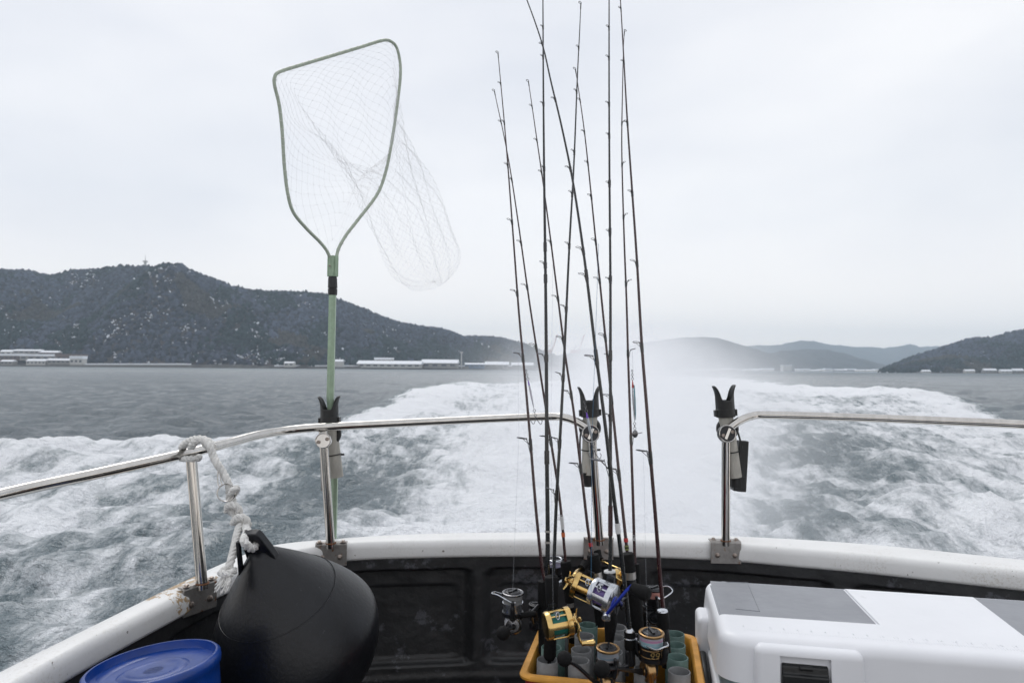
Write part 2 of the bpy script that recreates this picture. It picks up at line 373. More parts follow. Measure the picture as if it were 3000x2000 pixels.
# ------------------------------------------------------------------ hills and woods
def hill_mat(name, c1, c2, c3, sc, snow=.66):
    mm = bpy.data.materials.new(name); mm.use_nodes = True; t = mm.node_tree; n = t.nodes; bs = n['Principled BSDF']
    ge = n.new('ShaderNodeNewGeometry'); mp = n.new('ShaderNodeMapping'); mp.inputs['Scale'].default_value = (1, .5, 1.3); t.links.new(ge.outputs['Position'], mp.inputs[0])
    nz = n.new('ShaderNodeTexNoise'); nz.inputs['Scale'].default_value = sc; nz.inputs['Detail'].default_value = 8; nz.inputs['Roughness'].default_value = .7
    t.links.new(mp.outputs[0], nz.inputs['Vector'])
    ra = n.new('ShaderNodeValToRGB'); e = ra.color_ramp.elements; e[0].position = .38; e[0].color = (*c1, 1); e[1].position = .55; e[1].color = (*c2, 1)
    q = ra.color_ramp.elements.new(snow); q.color = (*c2, 1); q = ra.color_ramp.elements.new(min(.99, snow+.1)); q.color = (*c3, 1)
    t.links.new(nz.outputs[0], ra.inputs[0]); t.links.new(ra.outputs[0], bs.inputs['Base Color']); bs.inputs['Roughness'].default_value = .95; bs.inputs['Specular IOR Level'].default_value = .1
    return mm
def tree_mat():
    mm = bpy.data.materials.new('woodland'); mm.use_nodes = True; t = mm.node_tree; n = t.nodes; bs = n['Principled BSDF']
    at = n.new('ShaderNodeAttribute'); at.attribute_name = 'tint'
    t.links.new(at.outputs['Color'], bs.inputs['Base Color']); bs.inputs['Roughness'].default_value = .95; bs.inputs['Specular IOR Level'].default_value = .1
    return mm
TM = tree_mat(); HM = hill_mat('hill_ground', (.035, .036, .038), (.07, .062, .062), (.30, .32, .36), .05, .74)
def hill(name, label, prof, Ys, depth, mt, wood=0, size=5., seed=1, nr=60, nc=300, rough=.06, treelabel=None, lean=.0, snowy=.05):
    """prof: ridge outline [(px, py)] in 2352-px units; Ys: shore distance (function of px)"""
    xs = np.linspace(prof[0][0], prof[-1][0], nc); yy = np.interp(xs, [p[0] for p in prof], [p[1] for p in prof])
    v_ = np.concatenate([np.linspace(0, 1, nr), np.linspace(1.08, 1.7, 8)])
    rows = []
    tx = (xs*K-1500)/F
    shore = np.array([Ys(x) for x in xs]); rdep = depth*(1+.25*(fbm(xs*.01, xs*0+seed, 3, seed)-.5))
    ridge = []
    for i in range(nc):
        p = Q(xs[i], yy[i], shore[i]+rdep[i]); ridge.append(p.z)
    ridge = np.array(ridge)
    def height(u, v):   # u index 0..1, v 0..1.7
        i = u*(nc-1); rz = np.interp(i, np.arange(nc), ridge); sh = np.interp(i, np.arange(nc), shore); rd = np.interp(i, np.arange(nc), rdep)
        tt = np.interp(i, np.arange(nc), tx)
        y = sh+rd*v; x = tt*y
        up = np.clip(v, 0, 1); base = rz*(.18*up+.82*np.sin(up*math.pi/2)**1.25)
        spur = (fbm(x/(depth*.45)+seed, y/(depth*.9), 4, seed+5)-.5)
        z = base+rz*spur*1.0*np.sin(up*math.pi)**2.6
        z = np.where(v > 1, rz*(1-(v-1)*.9), z)
        z = z+(fbm(x/(size*3), y/(size*3), 3, seed+8)-.5)*size*1.1*np.clip(v*6, 0, 1)
        z = z-1.5*(v <= 0.001)
        return x, y, z
    U, Vv = np.meshgrid(np.linspace(0, 1, nc), v_); X, Y, Z = height(U, Vv)
    o = npmesh(name, np.stack([X, Y, Z], -1).reshape(-1, 3), gridfaces(len(v_), nc), mt); tag(o, label, None, None, 'structure')
    if wood:
        u = rng.random(wood); v = rng.random(wood)**.8*1.04; keep = v > .035; u = u[keep]; v = v[keep]
        x, y, z = height(u, v); n = len(x)
        # low crown: jittered octahedron-like shell, 26 faces
        th = []; m_ = 5
        base = [(0, 0, 1.)]+[(math.cos(2*math.pi*k/m_)*.8, math.sin(2*math.pi*k/m_)*.8, .45) for k in range(m_)]+[(math.cos(2*math.pi*(k+.5)/m_), math.sin(2*math.pi*(k+.5)/m_), -.35) for k in range(m_)]
        base = np.array(base)
        fc = [(0, 1+k, 1+(k+1) % m_) for k in range(m_)]
        for k in range(m_): fc += [(1+k, 1+m_+k, 1+(k+1) % m_), (1+(k+1) % m_, 1+m_+k, 1+m_+(k+1) % m_)]
        fc = np.array(fc)
        s = size*(.5+.8*rng.random(n)**1.5); con = fbm(x/(size*14), y/(size*30), 3, seed+3)
        ev = (con+rng.random(n)*.25-.12) > .52+.16*(v-.35)
        hgt = s*np.where(ev, 1.3, 1.0)*(.8+.5*rng.random(n))
        sn = (rng.random(n) < snowy*(.5+1.4*sm(.46, .66, fbm(x/(size*9), y/(size*14), 3, seed+71))*2.2)); s = np.where(sn, s*(.26+.32*rng.random(n)), s); hgt = np.where(sn, s*.95, hgt)
        V3 = base[None]*np.stack([s, s, hgt], 1)[:, None, :]*(1+.45*(rng.random((n, len(base), 3))-.5))+np.stack([x, y, z+hgt*.25], 1)[:, None, :]
        Fa = (fc[None]+(np.arange(n)*len(base))[:, None, None]).reshape(-1, 3)
        g = rng.random(n)[:, None]
        vr = (.55+.95*fbm(x/120, y/200, 4, seed+90))[:, None]; dec = np.array([.050, .060, .084])*(.35+1.2*g)*vr*.92; eve = np.array([.020, .033, .036])*(.5+.9*g)
        bro = np.array([.052, .050, .046])*(.7+.6*g)
        c = np.where(ev[:, None], eve, dec); c = np.where(((fbm(x/90, y/160, 3, seed+60) > .64) & (v < .5))[:, None], bro, c)
        c = np.where(sn[:, None], np.array([.62, .64, .68])*(.45+.75*g), c)
        C4 = np.concatenate([c, np.ones((n, 1))], 1); C4 = np.repeat(C4[:, None], len(base), 1).reshape(-1, 4)
        w = npmesh('woodland', V3.reshape(-1, 3), Fa, TM, {'tint': C4}, smooth=False); tag(w, treelabel, None, None, 'stuff')
    return height
pr_left = [(-500, 700), (-250, 640), (-60, 625), (0, 624), (60, 627), (110, 638), (160, 627), (215, 622), (280, 617), (330, 617), (410, 626), (480, 652), (530, 667), (600, 674), (700, 677), (760, 686), (830, 712), (900, 741), (960, 753), (1005, 757), (1040, 766), (1065, 776), (1110, 776), (1150, 779), (1200, 793), (1260, 815), (1320, 838), (1360, 850)]
hill('wooded_hill', 'large wooded hill dusted with snow behind the left shore', pr_left, lambda x: 1180+max(0, x-700)*1.0, 520, HM, 46000, 4.9, 3, 70, 420,
     treelabel='bare and evergreen winter woodland on the large left hill', snowy=.15)
pr_right = [(2020, 856), (2060, 838), (2110, 818), (2160, 803), (2190, 793), (2220, 783), (2250, 778), (2275, 780), (2300, 775), (2320, 766), (2352, 761), (2420, 745), (2550, 715), (2750, 700), (2950, 760)]
hill('wooded_headland', 'dark wooded headland at the right edge of the bay', pr_right, lambda x: 1500, 420, HM, 20000, 4.8, 9, 50, 300,
     treelabel='dark winter woodland on the right headland', snowy=.10)
HF = hill_mat('far_hill', (.035, .038, .038), (.065, .062, .062), (.22, .23, .25), .012, .64)
hill('middle_hill', 'hazy hill behind the harbour seen through the spray', [(1150, 850), (1230, 835), (1290, 815), (1330, 803), (1380, 797), (1440, 795), (1475, 790), (1500, 783), (1560, 776), (1620, 774), (1650, 776), (1690, 788), (1730, 800), (1770, 812), (1800, 826), (1830, 845), (1850, 852)], lambda x: 3200, 900, HF, 0, 14, 13, 40, 300)
hill('blue_hill', 'blue wooded hill behind the waterfront town', [(1640, 852), (1700, 835), (1760, 815), (1800, 806), (1850, 802), (1900, 803), (1940, 812), (1980, 824), (2030, 838), (2080, 852)], lambda x: 3900, 900, HF, 0, 14, 17, 40, 260)
hill('distant_range', 'palest blue mountain range on the horizon', [(1000, 855), (1200, 820), (1400, 812), (1600, 805), (1700, 797), (1740, 793), (1790, 797), (1825, 790), (1850, 785), (1872, 783), (1895, 790), (1930, 793), (1960, 797), (2000, 797), (2030, 800), (2060, 796), (2090, 790), (2115, 797), (2150, 795), (2200, 800), (2300, 806), (2500, 800), (2800, 820), (3100, 850)], lambda x: 6200, 1500, HF, 0, 22, 23, 40, 420)

# ------------------------------------------------------------------ buildings on the shores
X1, Y1, Z1 = Vector((1, 0, 0)), Vector((0, 1, 0)), Vector((0, 0, 1))
def building(name, label, cat, x0, x1, ytop, ybot, Y, wall, roof='gable', deep=None, group=None, rf=SNOW, windows=0, roofh=.3, gable_front=False):
    a = Q(x0, ybot, Y); b = Q(x1, ybot, Y); top = Q((x0+x1)/2, ytop, Y).z; zb = min(a.z, b.z)
    w = b.x-a.x; h = max(top-zb, 1.); deep = deep or w*.6; rh = h*roofh; wh = h-rh
    t = thing(name, label, cat, ((a.x+b.x)/2, Y, zb), group)
    c = Vector(((a.x+b.x)/2, Y+deep/2, zb+wh/2-.5))
    mb = MB(); mb.box(c, X1, Y1, Z1, w/2, deep/2, wh/2+.5)
    if roof == 'gable' and gable_front: mb.prism([(a.x, Y+.02, zb+wh), (b.x, Y+.02, zb+wh), (c.x, Y+.02, zb+h-.2)], (0, deep-.04, 0))
    mb.build('wall', wall, t, 0)
    mb = MB(); e = w*.02+.15; z0 = zb+wh
    if roof == 'flat': mb.box((c.x, c.y, z0+rh/2), X1, Y1, Z1, w/2+e, deep/2+e, rh/2)
    elif gable_front:
        mb.prism([(a.x-e, Y-e, z0), (c.x, Y-e, zb+h), (b.x+e, Y-e, z0), (b.x+e, Y-e, z0+.4), (c.x, Y-e, zb+h+.5), (a.x-e, Y-e, z0+.4)], (0, deep+2*e, 0))
    else: mb.prism([(a.x-e, Y-e, z0+.05), (a.x-e, Y+deep+e, z0+.05), (a.x-e, Y+deep/2, zb+h)], (w+2*e, 0, 0))
    mb.build('roof', rf, t, 0)
    for k in range(windows):
        wx = a.x+w*(k+.5)/windows; mb = MB(); mb.box((wx, Y-.05, zb+wh*.55), X1, Y1, Z1, w/windows*.28, .08, wh*.18); mb.build('window', WINM, t, 0)
    return t
def hor2(x): return (1081+ROLL*(x*K-1500))/K
def wl(x, Y): return hor2(x)+EYE/Y*F/K   # 2352-px row of the waterline at distance Y
# left village
G = 'snow covered buildings of the shore village on the left'
L_ = [(0, 38, 803, 815, 1172, SHEDP, 'gable', 'topmost snowy roofed house at the left edge, above the village'),
      (30, 92, 802, 812, 1170, SHED, 'gable', 'long snowy roofed house on the upper terrace of the village'),
      (88, 132, 805, 817, 1168, SHEDB, 'gable', 'brown house with snowy roof at the right end of the upper terrace'),
      (0, 50, 812, 826, 1155, SHEDB, 'flat', 'dark brown block at the left edge below the upper houses'),
      (45, 130, 813, 826, 1150, SHED, 'flat', 'grey flat roofed block in the middle of the left village'),
      (128, 190, 813, 826, 1148, SHEDB, 'flat', 'brown flat roofed hall right of the grey village block'),
      (60, 104, 824, 837, 1130, SHEDP, 'gable', 'white waterside boathouse lowest in the left village'),
      (108, 160, 823, 835, 1128, SHED, 'gable', 'grey waterside store between the boathouse and the white block'),
      (160, 189, 817, 836, 1120, SHEDP, 'flat', 'white waterside block at the right end of the village'),
      (0, 28, 826, 837, 1125, SHED, 'gable', 'small grey hut on the waterline at the left edge')]
for x0, x1, yt, yb, Y, w, rf, lb in L_:
    building('shore_house', lb, 'house', x0, x1, yt, yb, Y, w, rf, 12, G, windows=5 if x1-x0 > 40 else 3, rf=SHEDB if 'brown flat' in lb else SNOW, roofh=.35)
def bank(name, label, x0, x1, yt, Y, mt, deep, dY=0, kind='structure'):
    a = Q(x0, yt, Y); b = Q(x1, yt, Y+dY)
    mb = MB(); mb.prism([(a.x, a.y, -1), (b.x, b.y, -1), (b.x, b.y, b.z), (a.x, a.y, a.z)], (0, deep, 0)); o = mb.build(name, mt, None, 0); tag(o, label, None, None, kind); return o
bank('seawall', 'dark concrete seawall along the foot of the left hill', -200, 560, 837.5, 1112, QUAY, 60)
bank('snowy_bank', 'strip of snow lying on the seawall of the left shore', 195, 420, 834.3, 1116, SNOW, 30)
bank('quay', 'low dark quay along the shore below the sheds', 555, 1300, 841, 1135, QUAY, 90, 420)
bank('snowy_quay', 'snow lying on the quay in front of the sheds', 630, 1180, 838.5, 1172, SNOW, 60, 330)
G2 = 'sheds and warehouses on the quay'
building('small_boathouse', 'small white roofed boathouse standing alone on the dark quay', 'house', 652, 674, 830, 841, 1165, SHEDP, 'gable', 12, G2, windows=2)
building('quay_house', 'pale house just right of the net pole on the quay', 'house', 752, 786, 825, 841, 1200, SHEDP, 'gable', 14, G2)
building('long_warehouse', 'long low warehouse with a snow white roof', 'warehouse', 822, 965, 828, 843, 1260, SHEDP, 'gable', 30, G2, windows=9, roofh=.5)
building('roof_house', 'narrow building with flat snowy roof rising behind the long warehouse', 'warehouse', 860, 900, 821, 836, 1300, SHED, 'flat', 20, G2, roofh=.28)
building('side_shed', 'short brown fronted shed between the two big warehouses', 'warehouse', 935, 970, 830, 843, 1310, SHEDB, 'gable', 20, G2)
building('gabled_warehouse', 'large grey warehouse with gable end and snowy roof', 'warehouse', 968, 1050, 825, 844, 1330, SHED, 'gable', 40, G2, windows=4, roofh=.45)
building('blue_store', 'low blue store right of the white mast', 'warehouse', 1068, 1112, 833, 845, 1400, SHEDBL, 'gable', 20, G2, windows=4)
building('pale_shed', 'pale shed with snowy roof fading into the spray', 'warehouse', 1114, 1168, 830, 846, 1450, SHED, 'gable', 30, G2, roofh=.45, windows=4)
building('end_shed', 'last snowy roofed shed at the right end of the quay', 'warehouse', 1175, 1225, 832, 846, 1500, SHED, 'gable', 30, G2, roofh=.45, windows=4)
# mast on the quay, tower on the hill top
p = Q(1060, 845, 1360); t = thing('white_mast', 'tall white lamp mast on the quay beside the gabled warehouse', 'mast', p)
q = Q(1060, 809, 1360); MB().tube([p, q], [1.3, 1.0], 8).build('pole', SHEDP, t)
MB().box(q, X1, Y1, Z1, 3, 1.5, 1.2).build('lamp_head', SHEDP, t, 0)
p = Q(333, 622, 1690); q = Q(333, 586, 1690); h = q.z-p.z
t = thing('radio_tower', 'pale radio tower on the summit of the left hill', 'tower', p)
mb = MB(); mb.tube([p-Z1*6, p+Z1*h*.65], [3.6, 3.0], 8); mb.build('shaft', SHEDP, t)
MB().box(p+Z1*h*.60, X1, Y1, Z1, 4.2, 4.2, 1.6).build('platform', SHEDP, t, 0)
MB().tube([p+Z1*h*.65, p+Z1*h], [.9, .3], 6).build('antenna', SHEDP, t)
# right waterfront town
bank('waterfront', 'low pale waterfront below the town', 1500, 2040, 852.6, 3000, SNOW, 120, 0)
bank('headland_shore', 'dark strip of shore below the right headland', 2020, 2800, 856.2, 1480, QUAY, 50, 0)
G3 = 'far buildings of the waterfront town'
xx = 1560.; k = 0; used = set(); adj = ['white', 'grey', 'pale', 'brown']
placew = ['behind the spray', 'left of the pale tower block', 'right of the pale tower block', 'near the headland']
while xx < 2022:
    w = random.choice([9, 12, 16, 22, 28]); hh = random.choice([4, 5, 6, 7]); a = random.choice([0, 0, 1, 2])
    if not (1795 < xx+w and xx < 1822):
        rt = random.choice(['flat', 'gable'])
        zone = placew[0] if xx < 1700 else placew[1] if xx < 1797 else placew[2] if xx < 1930 else placew[3]
        for q in range(60):
            lab = f'{"widest" if w > 25 else "wide" if w > 20 else "mid-sized" if w > 14 else "narrow" if w > 10 else "tiny"} {"tall" if hh > 6 else "taller" if hh > 5 else "low" if hh > 4 else "very low"} {["pale","grey","cream","brown"][a]} {"flat" if rt == "flat" else "gable"}-roofed building of the waterfront town {zone}'
            if lab not in used: break
            w = random.choice([9, 12, 16, 22, 28]); hh = random.choice([4, 5, 6, 7]); rt = random.choice(['flat', 'gable']); a = random.choice([0, 1, 2, 3])
            if 1795 < xx+w and xx < 1822: w = 9
        used.add(lab)
        building('town_building', lab, 'building', xx, xx+w-2, 852.5-hh, 853, 3010+random.uniform(0, 60), [SHEDP, SHED, mat('cream_wall', (.50, .46, .38), .8), SHEDB][a], rt, 25, G3+' '+zone, roofh=.4)
    xx += w*.9; k += 1
building('tower_block', 'tall pale block standing above the far waterfront town', 'building', 1799, 1819, 838, 853, 3000, SHEDP, 'flat', 30, roofh=.08)
for i, (x0, x1, yt, yb, lab) in enumerate([(2133, 2150, 840, 848, 'white house cluster top on the headland slope'), (2138, 2162, 836, 846, 'uppermost white roofed house among the headland trees'), (2120, 2138, 849, 856, 'small house at the left end of the headland shore'), (2160, 2172, 845, 852, 'small pale house beside the headland slope houses'),
        (2218, 2240, 848, 855, 'white house near the middle of the headland shore'), (2240, 2262, 842, 850, 'snowy roofed house above the headland shore'), (2262, 2290, 846, 855, 'long white house on the headland shore'), (2250, 2270, 835, 842, 'highest pale house right on the headland slope'), (2300, 2325, 848, 856, 'grey house near the right edge of the headland shore'), (2328, 2352, 846, 856, 'white house at the right edge of the headland shore')]):
    building('headland_house', lab, 'house', x0, x1, yt, yb, 1478+(856-yb)*22, SHEDP if i % 3 else SHED, 'gable', 9, 'houses on the right headland', roofh=.5, windows=3)
# harbour cranes
def crane(x, ytop, label):
    Y = 2700; b = Q(x, wl(x, Y), Y); s = Q(x, ytop, Y).z-b.z
    t = thing('harbour_crane', label, 'crane', b, 'red harbour cranes behind the rods')
    mb = MB(); w = s*.22
    for i in (-1, 1):
        for j in (-1, 1): mb.tube([b+Vector((i*w*.5, j*w*.4, 0)), b+Vector((i*w*.35, j*w*.3, s*.45))], 1.6, 4)
    mb.box(b+Vector((0, 0, s*.25)), X1, Y1, Z1, w*.5, w*.4, 1.5).box(b+Vector((0, 0, s*.45)), X1, Y1, Z1, w*.6, w*.4, 2.5); mb.build('portal', CRANEW, t, 0)
    MB().box(b+Vector((-w*.3, 0, s*.52)), X1, Y1, Z1, w*.5, w*.3, s*.05).build('cab', CRANE, t, 0)
    j0 = b+Vector((w*.2, 0, s*.5)); j1 = b+Vector((w*.95, 0, s)); mb = MB()
    for dz in (-1, 1):
        mb.tube([j0+Vector((dz*2.2, 0, 0)), j1+Vector((dz*.8, 0, 0))], 1.1, 4)
    for k in range(9):
        a = j0.lerp(j1, k/9); c = j0.lerp(j1, (k+1)/9); sg = 1 if k % 2 else -1; mb.tube([a+Vector((sg*2, 0, 0)), c-Vector((sg*1.6, 0, 0))], .6, 4)
    mb.build('jib', CRANE, t, 0)
    MB().tube([b+Vector((-w*.6, 0, s*.6)), b+Vector((0, 0, s*.72)), j1], .5, 4).tube([j0, b+Vector((0, 0, s*.72)), b+Vector((-w*.6, 0, s*.5))], 1.1, 4).build('stay', CRANE, t, 0)
crane(1263, 768, 'left harbour crane with raised jib seen between the rods')
crane(1325, 768, 'right harbour crane with raised jib seen behind the spray')

# ------------------------------------------------------------------ boat: gunwale, bulwark, deck, hull
ZG = EYE-.55
boat = thing('fishing_boat', 'white gunwale and black bulwark of the open stern of a fishing boat', 'boat', (0, 1.5, EYE-1.2))
outer = [PZ(x, y, ZG) for x, y in [(0, 1960), (427, 1748), (545, 1692), (680, 1632), (799, 1593), (986, 1574), (1200, 1561), (1500, 1555), (1850, 1556), (2150, 1567), (2400, 1580), (2639, 1599), (3000, 1636)]]
ZI = ZG-.058
inner = [PZ(x, y, ZI) for x, y in [(196, 2000), (500, 1830), (640, 1755), (780, 1695), (900, 1662), (1042, 1644), (1240, 1637), (1500, 1633), (1820, 1634), (2090, 1643), (2300, 1660), (2530, 1681), (2900, 1722)]]
def ext(L, back, fw):
    a = Vector((-.06, -1, 0)); b = L[-1]-L[-2]; b.normalize()
    st = [L[0]+a*d for d in (4.2, 2.4, 1.3, .65, .28)]
    z = L[-1].z; en = [L[-1]+b*.3, L[-1]+b*.58+Vector((0, -.06, 0)), Vector((2.36+fw, 1.45, z)), Vector((2.50+fw, .95, z)), Vector((2.60+fw, .2, z)), Vector((2.68+fw, -1.2, z)), Vector((2.75+fw, back, z))]
    return st+L+en
outer = ext(outer, -3, .0); inner = ext(inner, -3, -.12)
for p in inner: p.z = ZI
OC = crv(outer, 14); IC = crv(inner, 14)
def arcres(L, n):
    d = [0]
    for a, b in zip(L, L[1:]): d.append(d[-1]+(b-a).length)
    out = []
    for i in range(n):
        s = d[-1]*i/(n-1); k = max(j for j in range(len(d)) if d[j] <= s+1e-9); k = min(k, len(L)-2)
        out.append(L[k].lerp(L[k+1], (s-d[k])/max(1e-9, d[k+1]-d[k])))
    return out
mb = MB(); NP = 0; verts = []; nG = len(OC)
for a, b in zip(OC, IC):
    n_ = Vector((b.x-a.x, b.y-a.y, 0)); wd = n_.length; n_.normalize()
    r = .022; pts = []
    T = ZG; Bz = ZI; a0 = Vector((a.x, a.y, 0))
    prof = [(0, Bz-.02)]+[(r-r*math.cos(t), T-.01+.01*math.sin(t)) for t in np.linspace(0, math.pi/2, 4)]
    prof += [(wd*.5, T+.003)]
    prof += [(wd-r+r*math.sin(t), T-r+r*math.cos(t)) for t in np.linspace(0, math.pi/2, 6)]
    prof += [(wd+.001, Bz+.012), (wd-.003, Bz+.004), (wd-.010, Bz), (wd-.03, Bz)]
    NP = len(prof); verts += [a0+n_*q+Z1*z for q, z in prof]
mb.add(verts, [(i*NP+k, i*NP+k+1, (i+1)*NP+k+1, (i+1)*NP+k) for i in range(nG-1) for k in range(NP-1)])
gw = mb.build('gunwale', PAINT, boat, 60); wm = gw.modifiers.new('wn', 'WEIGHTED_NORMAL'); wm.keep_sharp = True
# outer hull side
mb = MB(); vs = []
for a in OC:
    vs += [Vector((a.x, a.y, ZI-.02)), Vector((a.x*.985, a.y*.99, .9)), Vector((a.x*.95, a.y*.97, -.4))]
mb.add(vs, [(i*3+k, i*3+k+1, i*3+k+4, i*3+k+3) for i in range(nG-1) for k in range(2)]); mb.build('hull_side', mat('hull_white', (.6, .62, .64), .4), boat)
# bulwark with pressed recesses: fine relief grid following the inner edge
IR = arcres(IC, 900); nz_ = 150; zt, zb = ZI+.003, EYE-1.2
Xs = np.array([[p.x, p.y] for p in IR]); dxy = np.gradient(Xs, axis=0); nn = np.stack([dxy[:, 1], -dxy[:, 0]], 1); nn /= np.linalg.norm(nn, axis=1)[:, None]
ctr = np.array([.3, .8]); sgn = np.sign(((ctr-Xs)*nn).sum(1)); nn *= sgn[:, None]     # pointing inboard
arc = np.concatenate([[0], np.cumsum(np.linalg.norm(np.diff(Xs, axis=0), axis=1))])
def arc_at(x): m = (Xs[:, 1] > 1.9); i = np.where(m)[0]; return np.interp(x, Xs[i, 0], arc[i])
def rr(a, z, a0, a1, z0, z1, r):
    qx = np.abs(a-(a0+a1)/2)-(a1-a0)/2+r; qz = np.abs(z-(z0+z1)/2)-(z1-z0)/2+r
    d = np.hypot(np.maximum(qx, 0), np.maximum(qz, 0))+np.minimum(np.maximum(qx, qz), 0)-r
    return d
zz = np.linspace(zt, zb, nz_); A, Zz = np.meshgrid(arc, zz)
panels = [(-.62, -.125), (-.072, .40), (.47, .98), (1.05, 1.5)]
rec = np.zeros_like(A)
for x0, x1 in panels:
    d = rr(A, Zz, arc_at(x0), arc_at(x1), EYE-.945, EYE-.645, .03); rec -= .028*sm(.004, -.006, d)
    d2 = rr(A, Zz, arc_at(x0)+.035, arc_at(x1)-.04, EYE-.93, EYE-.70, .03); rec -= .006*sm(.003, -.006, d2)
al = arc_at(-.62)
for k in range(6):
    a1 = al-.06-k*.5; rec -= .022*sm(.004, -.006, rr(A, Zz, a1-.44, a1, EYE-.945, EYE-.645, .03))
rec += .004*sm(.02, 0, np.abs(Zz-(EYE-.985)))*1.0
rec += (fbm(A*9, Zz*9, 4, 5)-.5)*.006+(fbm(A*40, Zz*40, 2, 6)-.5)*.0016
BX = np.stack([Xs[None, :, 0]+nn[None, :, 0]*(rec-.008), Xs[None, :, 1]+nn[None, :, 1]*(rec-.008), Zz], -1).reshape(-1, 3)
o = npmesh('bulwark', BX-np.array(boat.location), gridfaces(nz_, 900), WALL); o.parent = boat; WL[o.name] = WL[boat.name]
mb = MB(); mb.add([Vector((p.x, p.y, zb+.01)) for p in IC], [tuple(range(len(IC)))]); mb.build('deck', DECK, boat, 0)

# ------------------------------------------------------------------ handrails
def disc_joint(p, t, name='joint_plate', r=.027, mt=GUN, d=Vector((.05, -1, .12))):
    d = d.normalized(); o = MB().lathe(p-d*.004, d, [(r*.9, -.022), (r, -.016), (r, 0), (r*.93, .004), (r*.9, .0045), (r*.88, .0035), (0, .0035)], 28).build(name, mt, t)
    x, y, _ = frame_of(d)
    MB().ring(p-d*.004+d*.0035, d, r*.95, .0018, 28, 6).build('rim', STEEL, o)
    if mt is GUN: MB().box(p-d*.004+d*.005, (x*.45+y).normalized() if abs(x.z) < abs(y.z) else (y*.45+x).normalized(), (y*-.45+x).normalized() if abs(x.z) < abs(y.z) else (x*-.45+y).normalized(), d, r*.66, r*.15, .0015).build('slot_bar', STEEL, o, 0)
    for s in (-1, 1):
        a = R(20); c = p-d*.004+(x*math.cos(a)+y*math.sin(a))*s*r*.58
        MB().lathe(c, d, [(.0055, .003), (.0055, .0075), (.004, .008), (.003, .0055), (0, .0055)], 12).build('screw', BOLT, o)
    return o
def bracket(p, t, yaw, side=1):
    """angle plate over the inboard edge of the gunwale; p = post foot on the gunwale top"""
    ax = Vector((math.cos(yaw), math.sin(yaw), 0)); ay = Vector((math.sin(yaw), -math.cos(yaw), 0))  # ay points inboard
    # distance to inner edge
    best = min(IC, key=lambda q: (Vector((q.x, q.y))-Vector((p.x, p.y))).length); dist = (Vector((best.x-p.x, best.y-p.y, 0))).dot(ay)+.009
    top = p.z+.0095; hw = .048
    prof = [(-.030, top), (dist-.006, top), (dist, top-.006), (dist, ZG-.062), (dist-.004, ZG-.062), (dist-.004, top-.008), (dist-.010, top-.005), (-.030, top-.005)]
    mb = MB(); mb.prism([Vector((p.x, p.y, 0))+ay*q+Z1*z-ax*hw for q, z in prof], ax*2*hw); o = mb.build('bracket', STEELD, t, 30, bevel=.0015)
    for s in (-1, 1):
        c = Vector((p.x, p.y, 0))+ax*s*.027+ay*dist+Z1*(ZG-.035); MB().lathe(c, ay, [(.008, 0), (.008, .002), (.0055, .003), (.005, .007), (0, .0085)], 12).build('bolt', BOLT, o)
        c = Vector((p.x, p.y, top))+ax*s*.036+ay*(-.012); MB().lathe(c, Z1, [(.009, 0), (.009, .0015), (.006, .002), (.005, .006), (0, .0075)], 12).build('bolt', BOLT, o)
    MB().ring(p+Z1*.0105, Z1, .0145, .002, 20, 6).build('weld', mat('rusty_weld', (.25, .11, .05), .7, .2, .5, 300), o)
GR = 'stainless handrails on the stern gunwale'
RT = .0128
hl = thing('handrail', 'left stainless handrail bending round the port corner to the gap', 'handrail', PZ(969, 1601, ZG), GR)
jC = P(1733, 1262, 2.16); jD = P(2127, 1262, 2.16)
railL = [Vector((-1.32, -.6, EYE-.36)), P(-420, 1560, 1.15), P(0, 1448, 1.42), P(280, 1387, 1.57), P(557, 1325, 1.74), P(680, 1294, 1.88), P(760, 1273, 1.98), P(850, 1259, 2.08), P(944, 1251, 2.12), P(1150, 1240, 2.2), P(1400, 1228, 2.23), P(1600, 1220, 2.22), P(1650, 1222, 2.20), P(1690, 1235, 2.18), jC]
MB().tube(crv(railL, 8), RT, 18).build('rail', STEEL, hl)
for base, top, yaw in ((PZ(593, 1720, ZG), P(560, 1338, 1.74), R(62)), (PZ(969, 1600, ZG), P(946, 1262, 2.12), R(7)), (PZ(1757, 1590, ZG), jC+Z1*-.01, R(-1))):
    MB().tube([base-Z1*.004, top], .0135, 18).build('post', STEEL, hl); bracket(base, hl, yaw)
disc_joint(P(1731, 1270, 2.12), hl)
disc_joint(P(946, 1290, 2.075), hl, 'joint_plate', .023, STEEL)
hr = thing('handrail', 'right stainless handrail curving down at the gap in the stern', 'handrail', PZ(2124, 1598, ZG), GR)
railR = [jD, P(2160, 1236, 2.17), P(2200, 1219, 2.19), P(2250, 1215, 2.2), P(2500, 1222, 2.16), P(2750, 1232, 2.08), P(3000, 1243, 1.97), P(3300, 1262, 1.8), Vector((2.2, .6, EYE-.2)), Vector((2.5, -.8, EYE-.2))]
MB().tube(crv(railR, 8), RT, 18).build('rail', STEEL, hr)
b = PZ(2126, 1592, ZG); MB().tube([b-Z1*.004, jD-Z1*.01], .0135, 18).build('post', STEEL, hr); bracket(b, hr, R(-3)); disc_joint(P(2132, 1270, 2.12), hr)

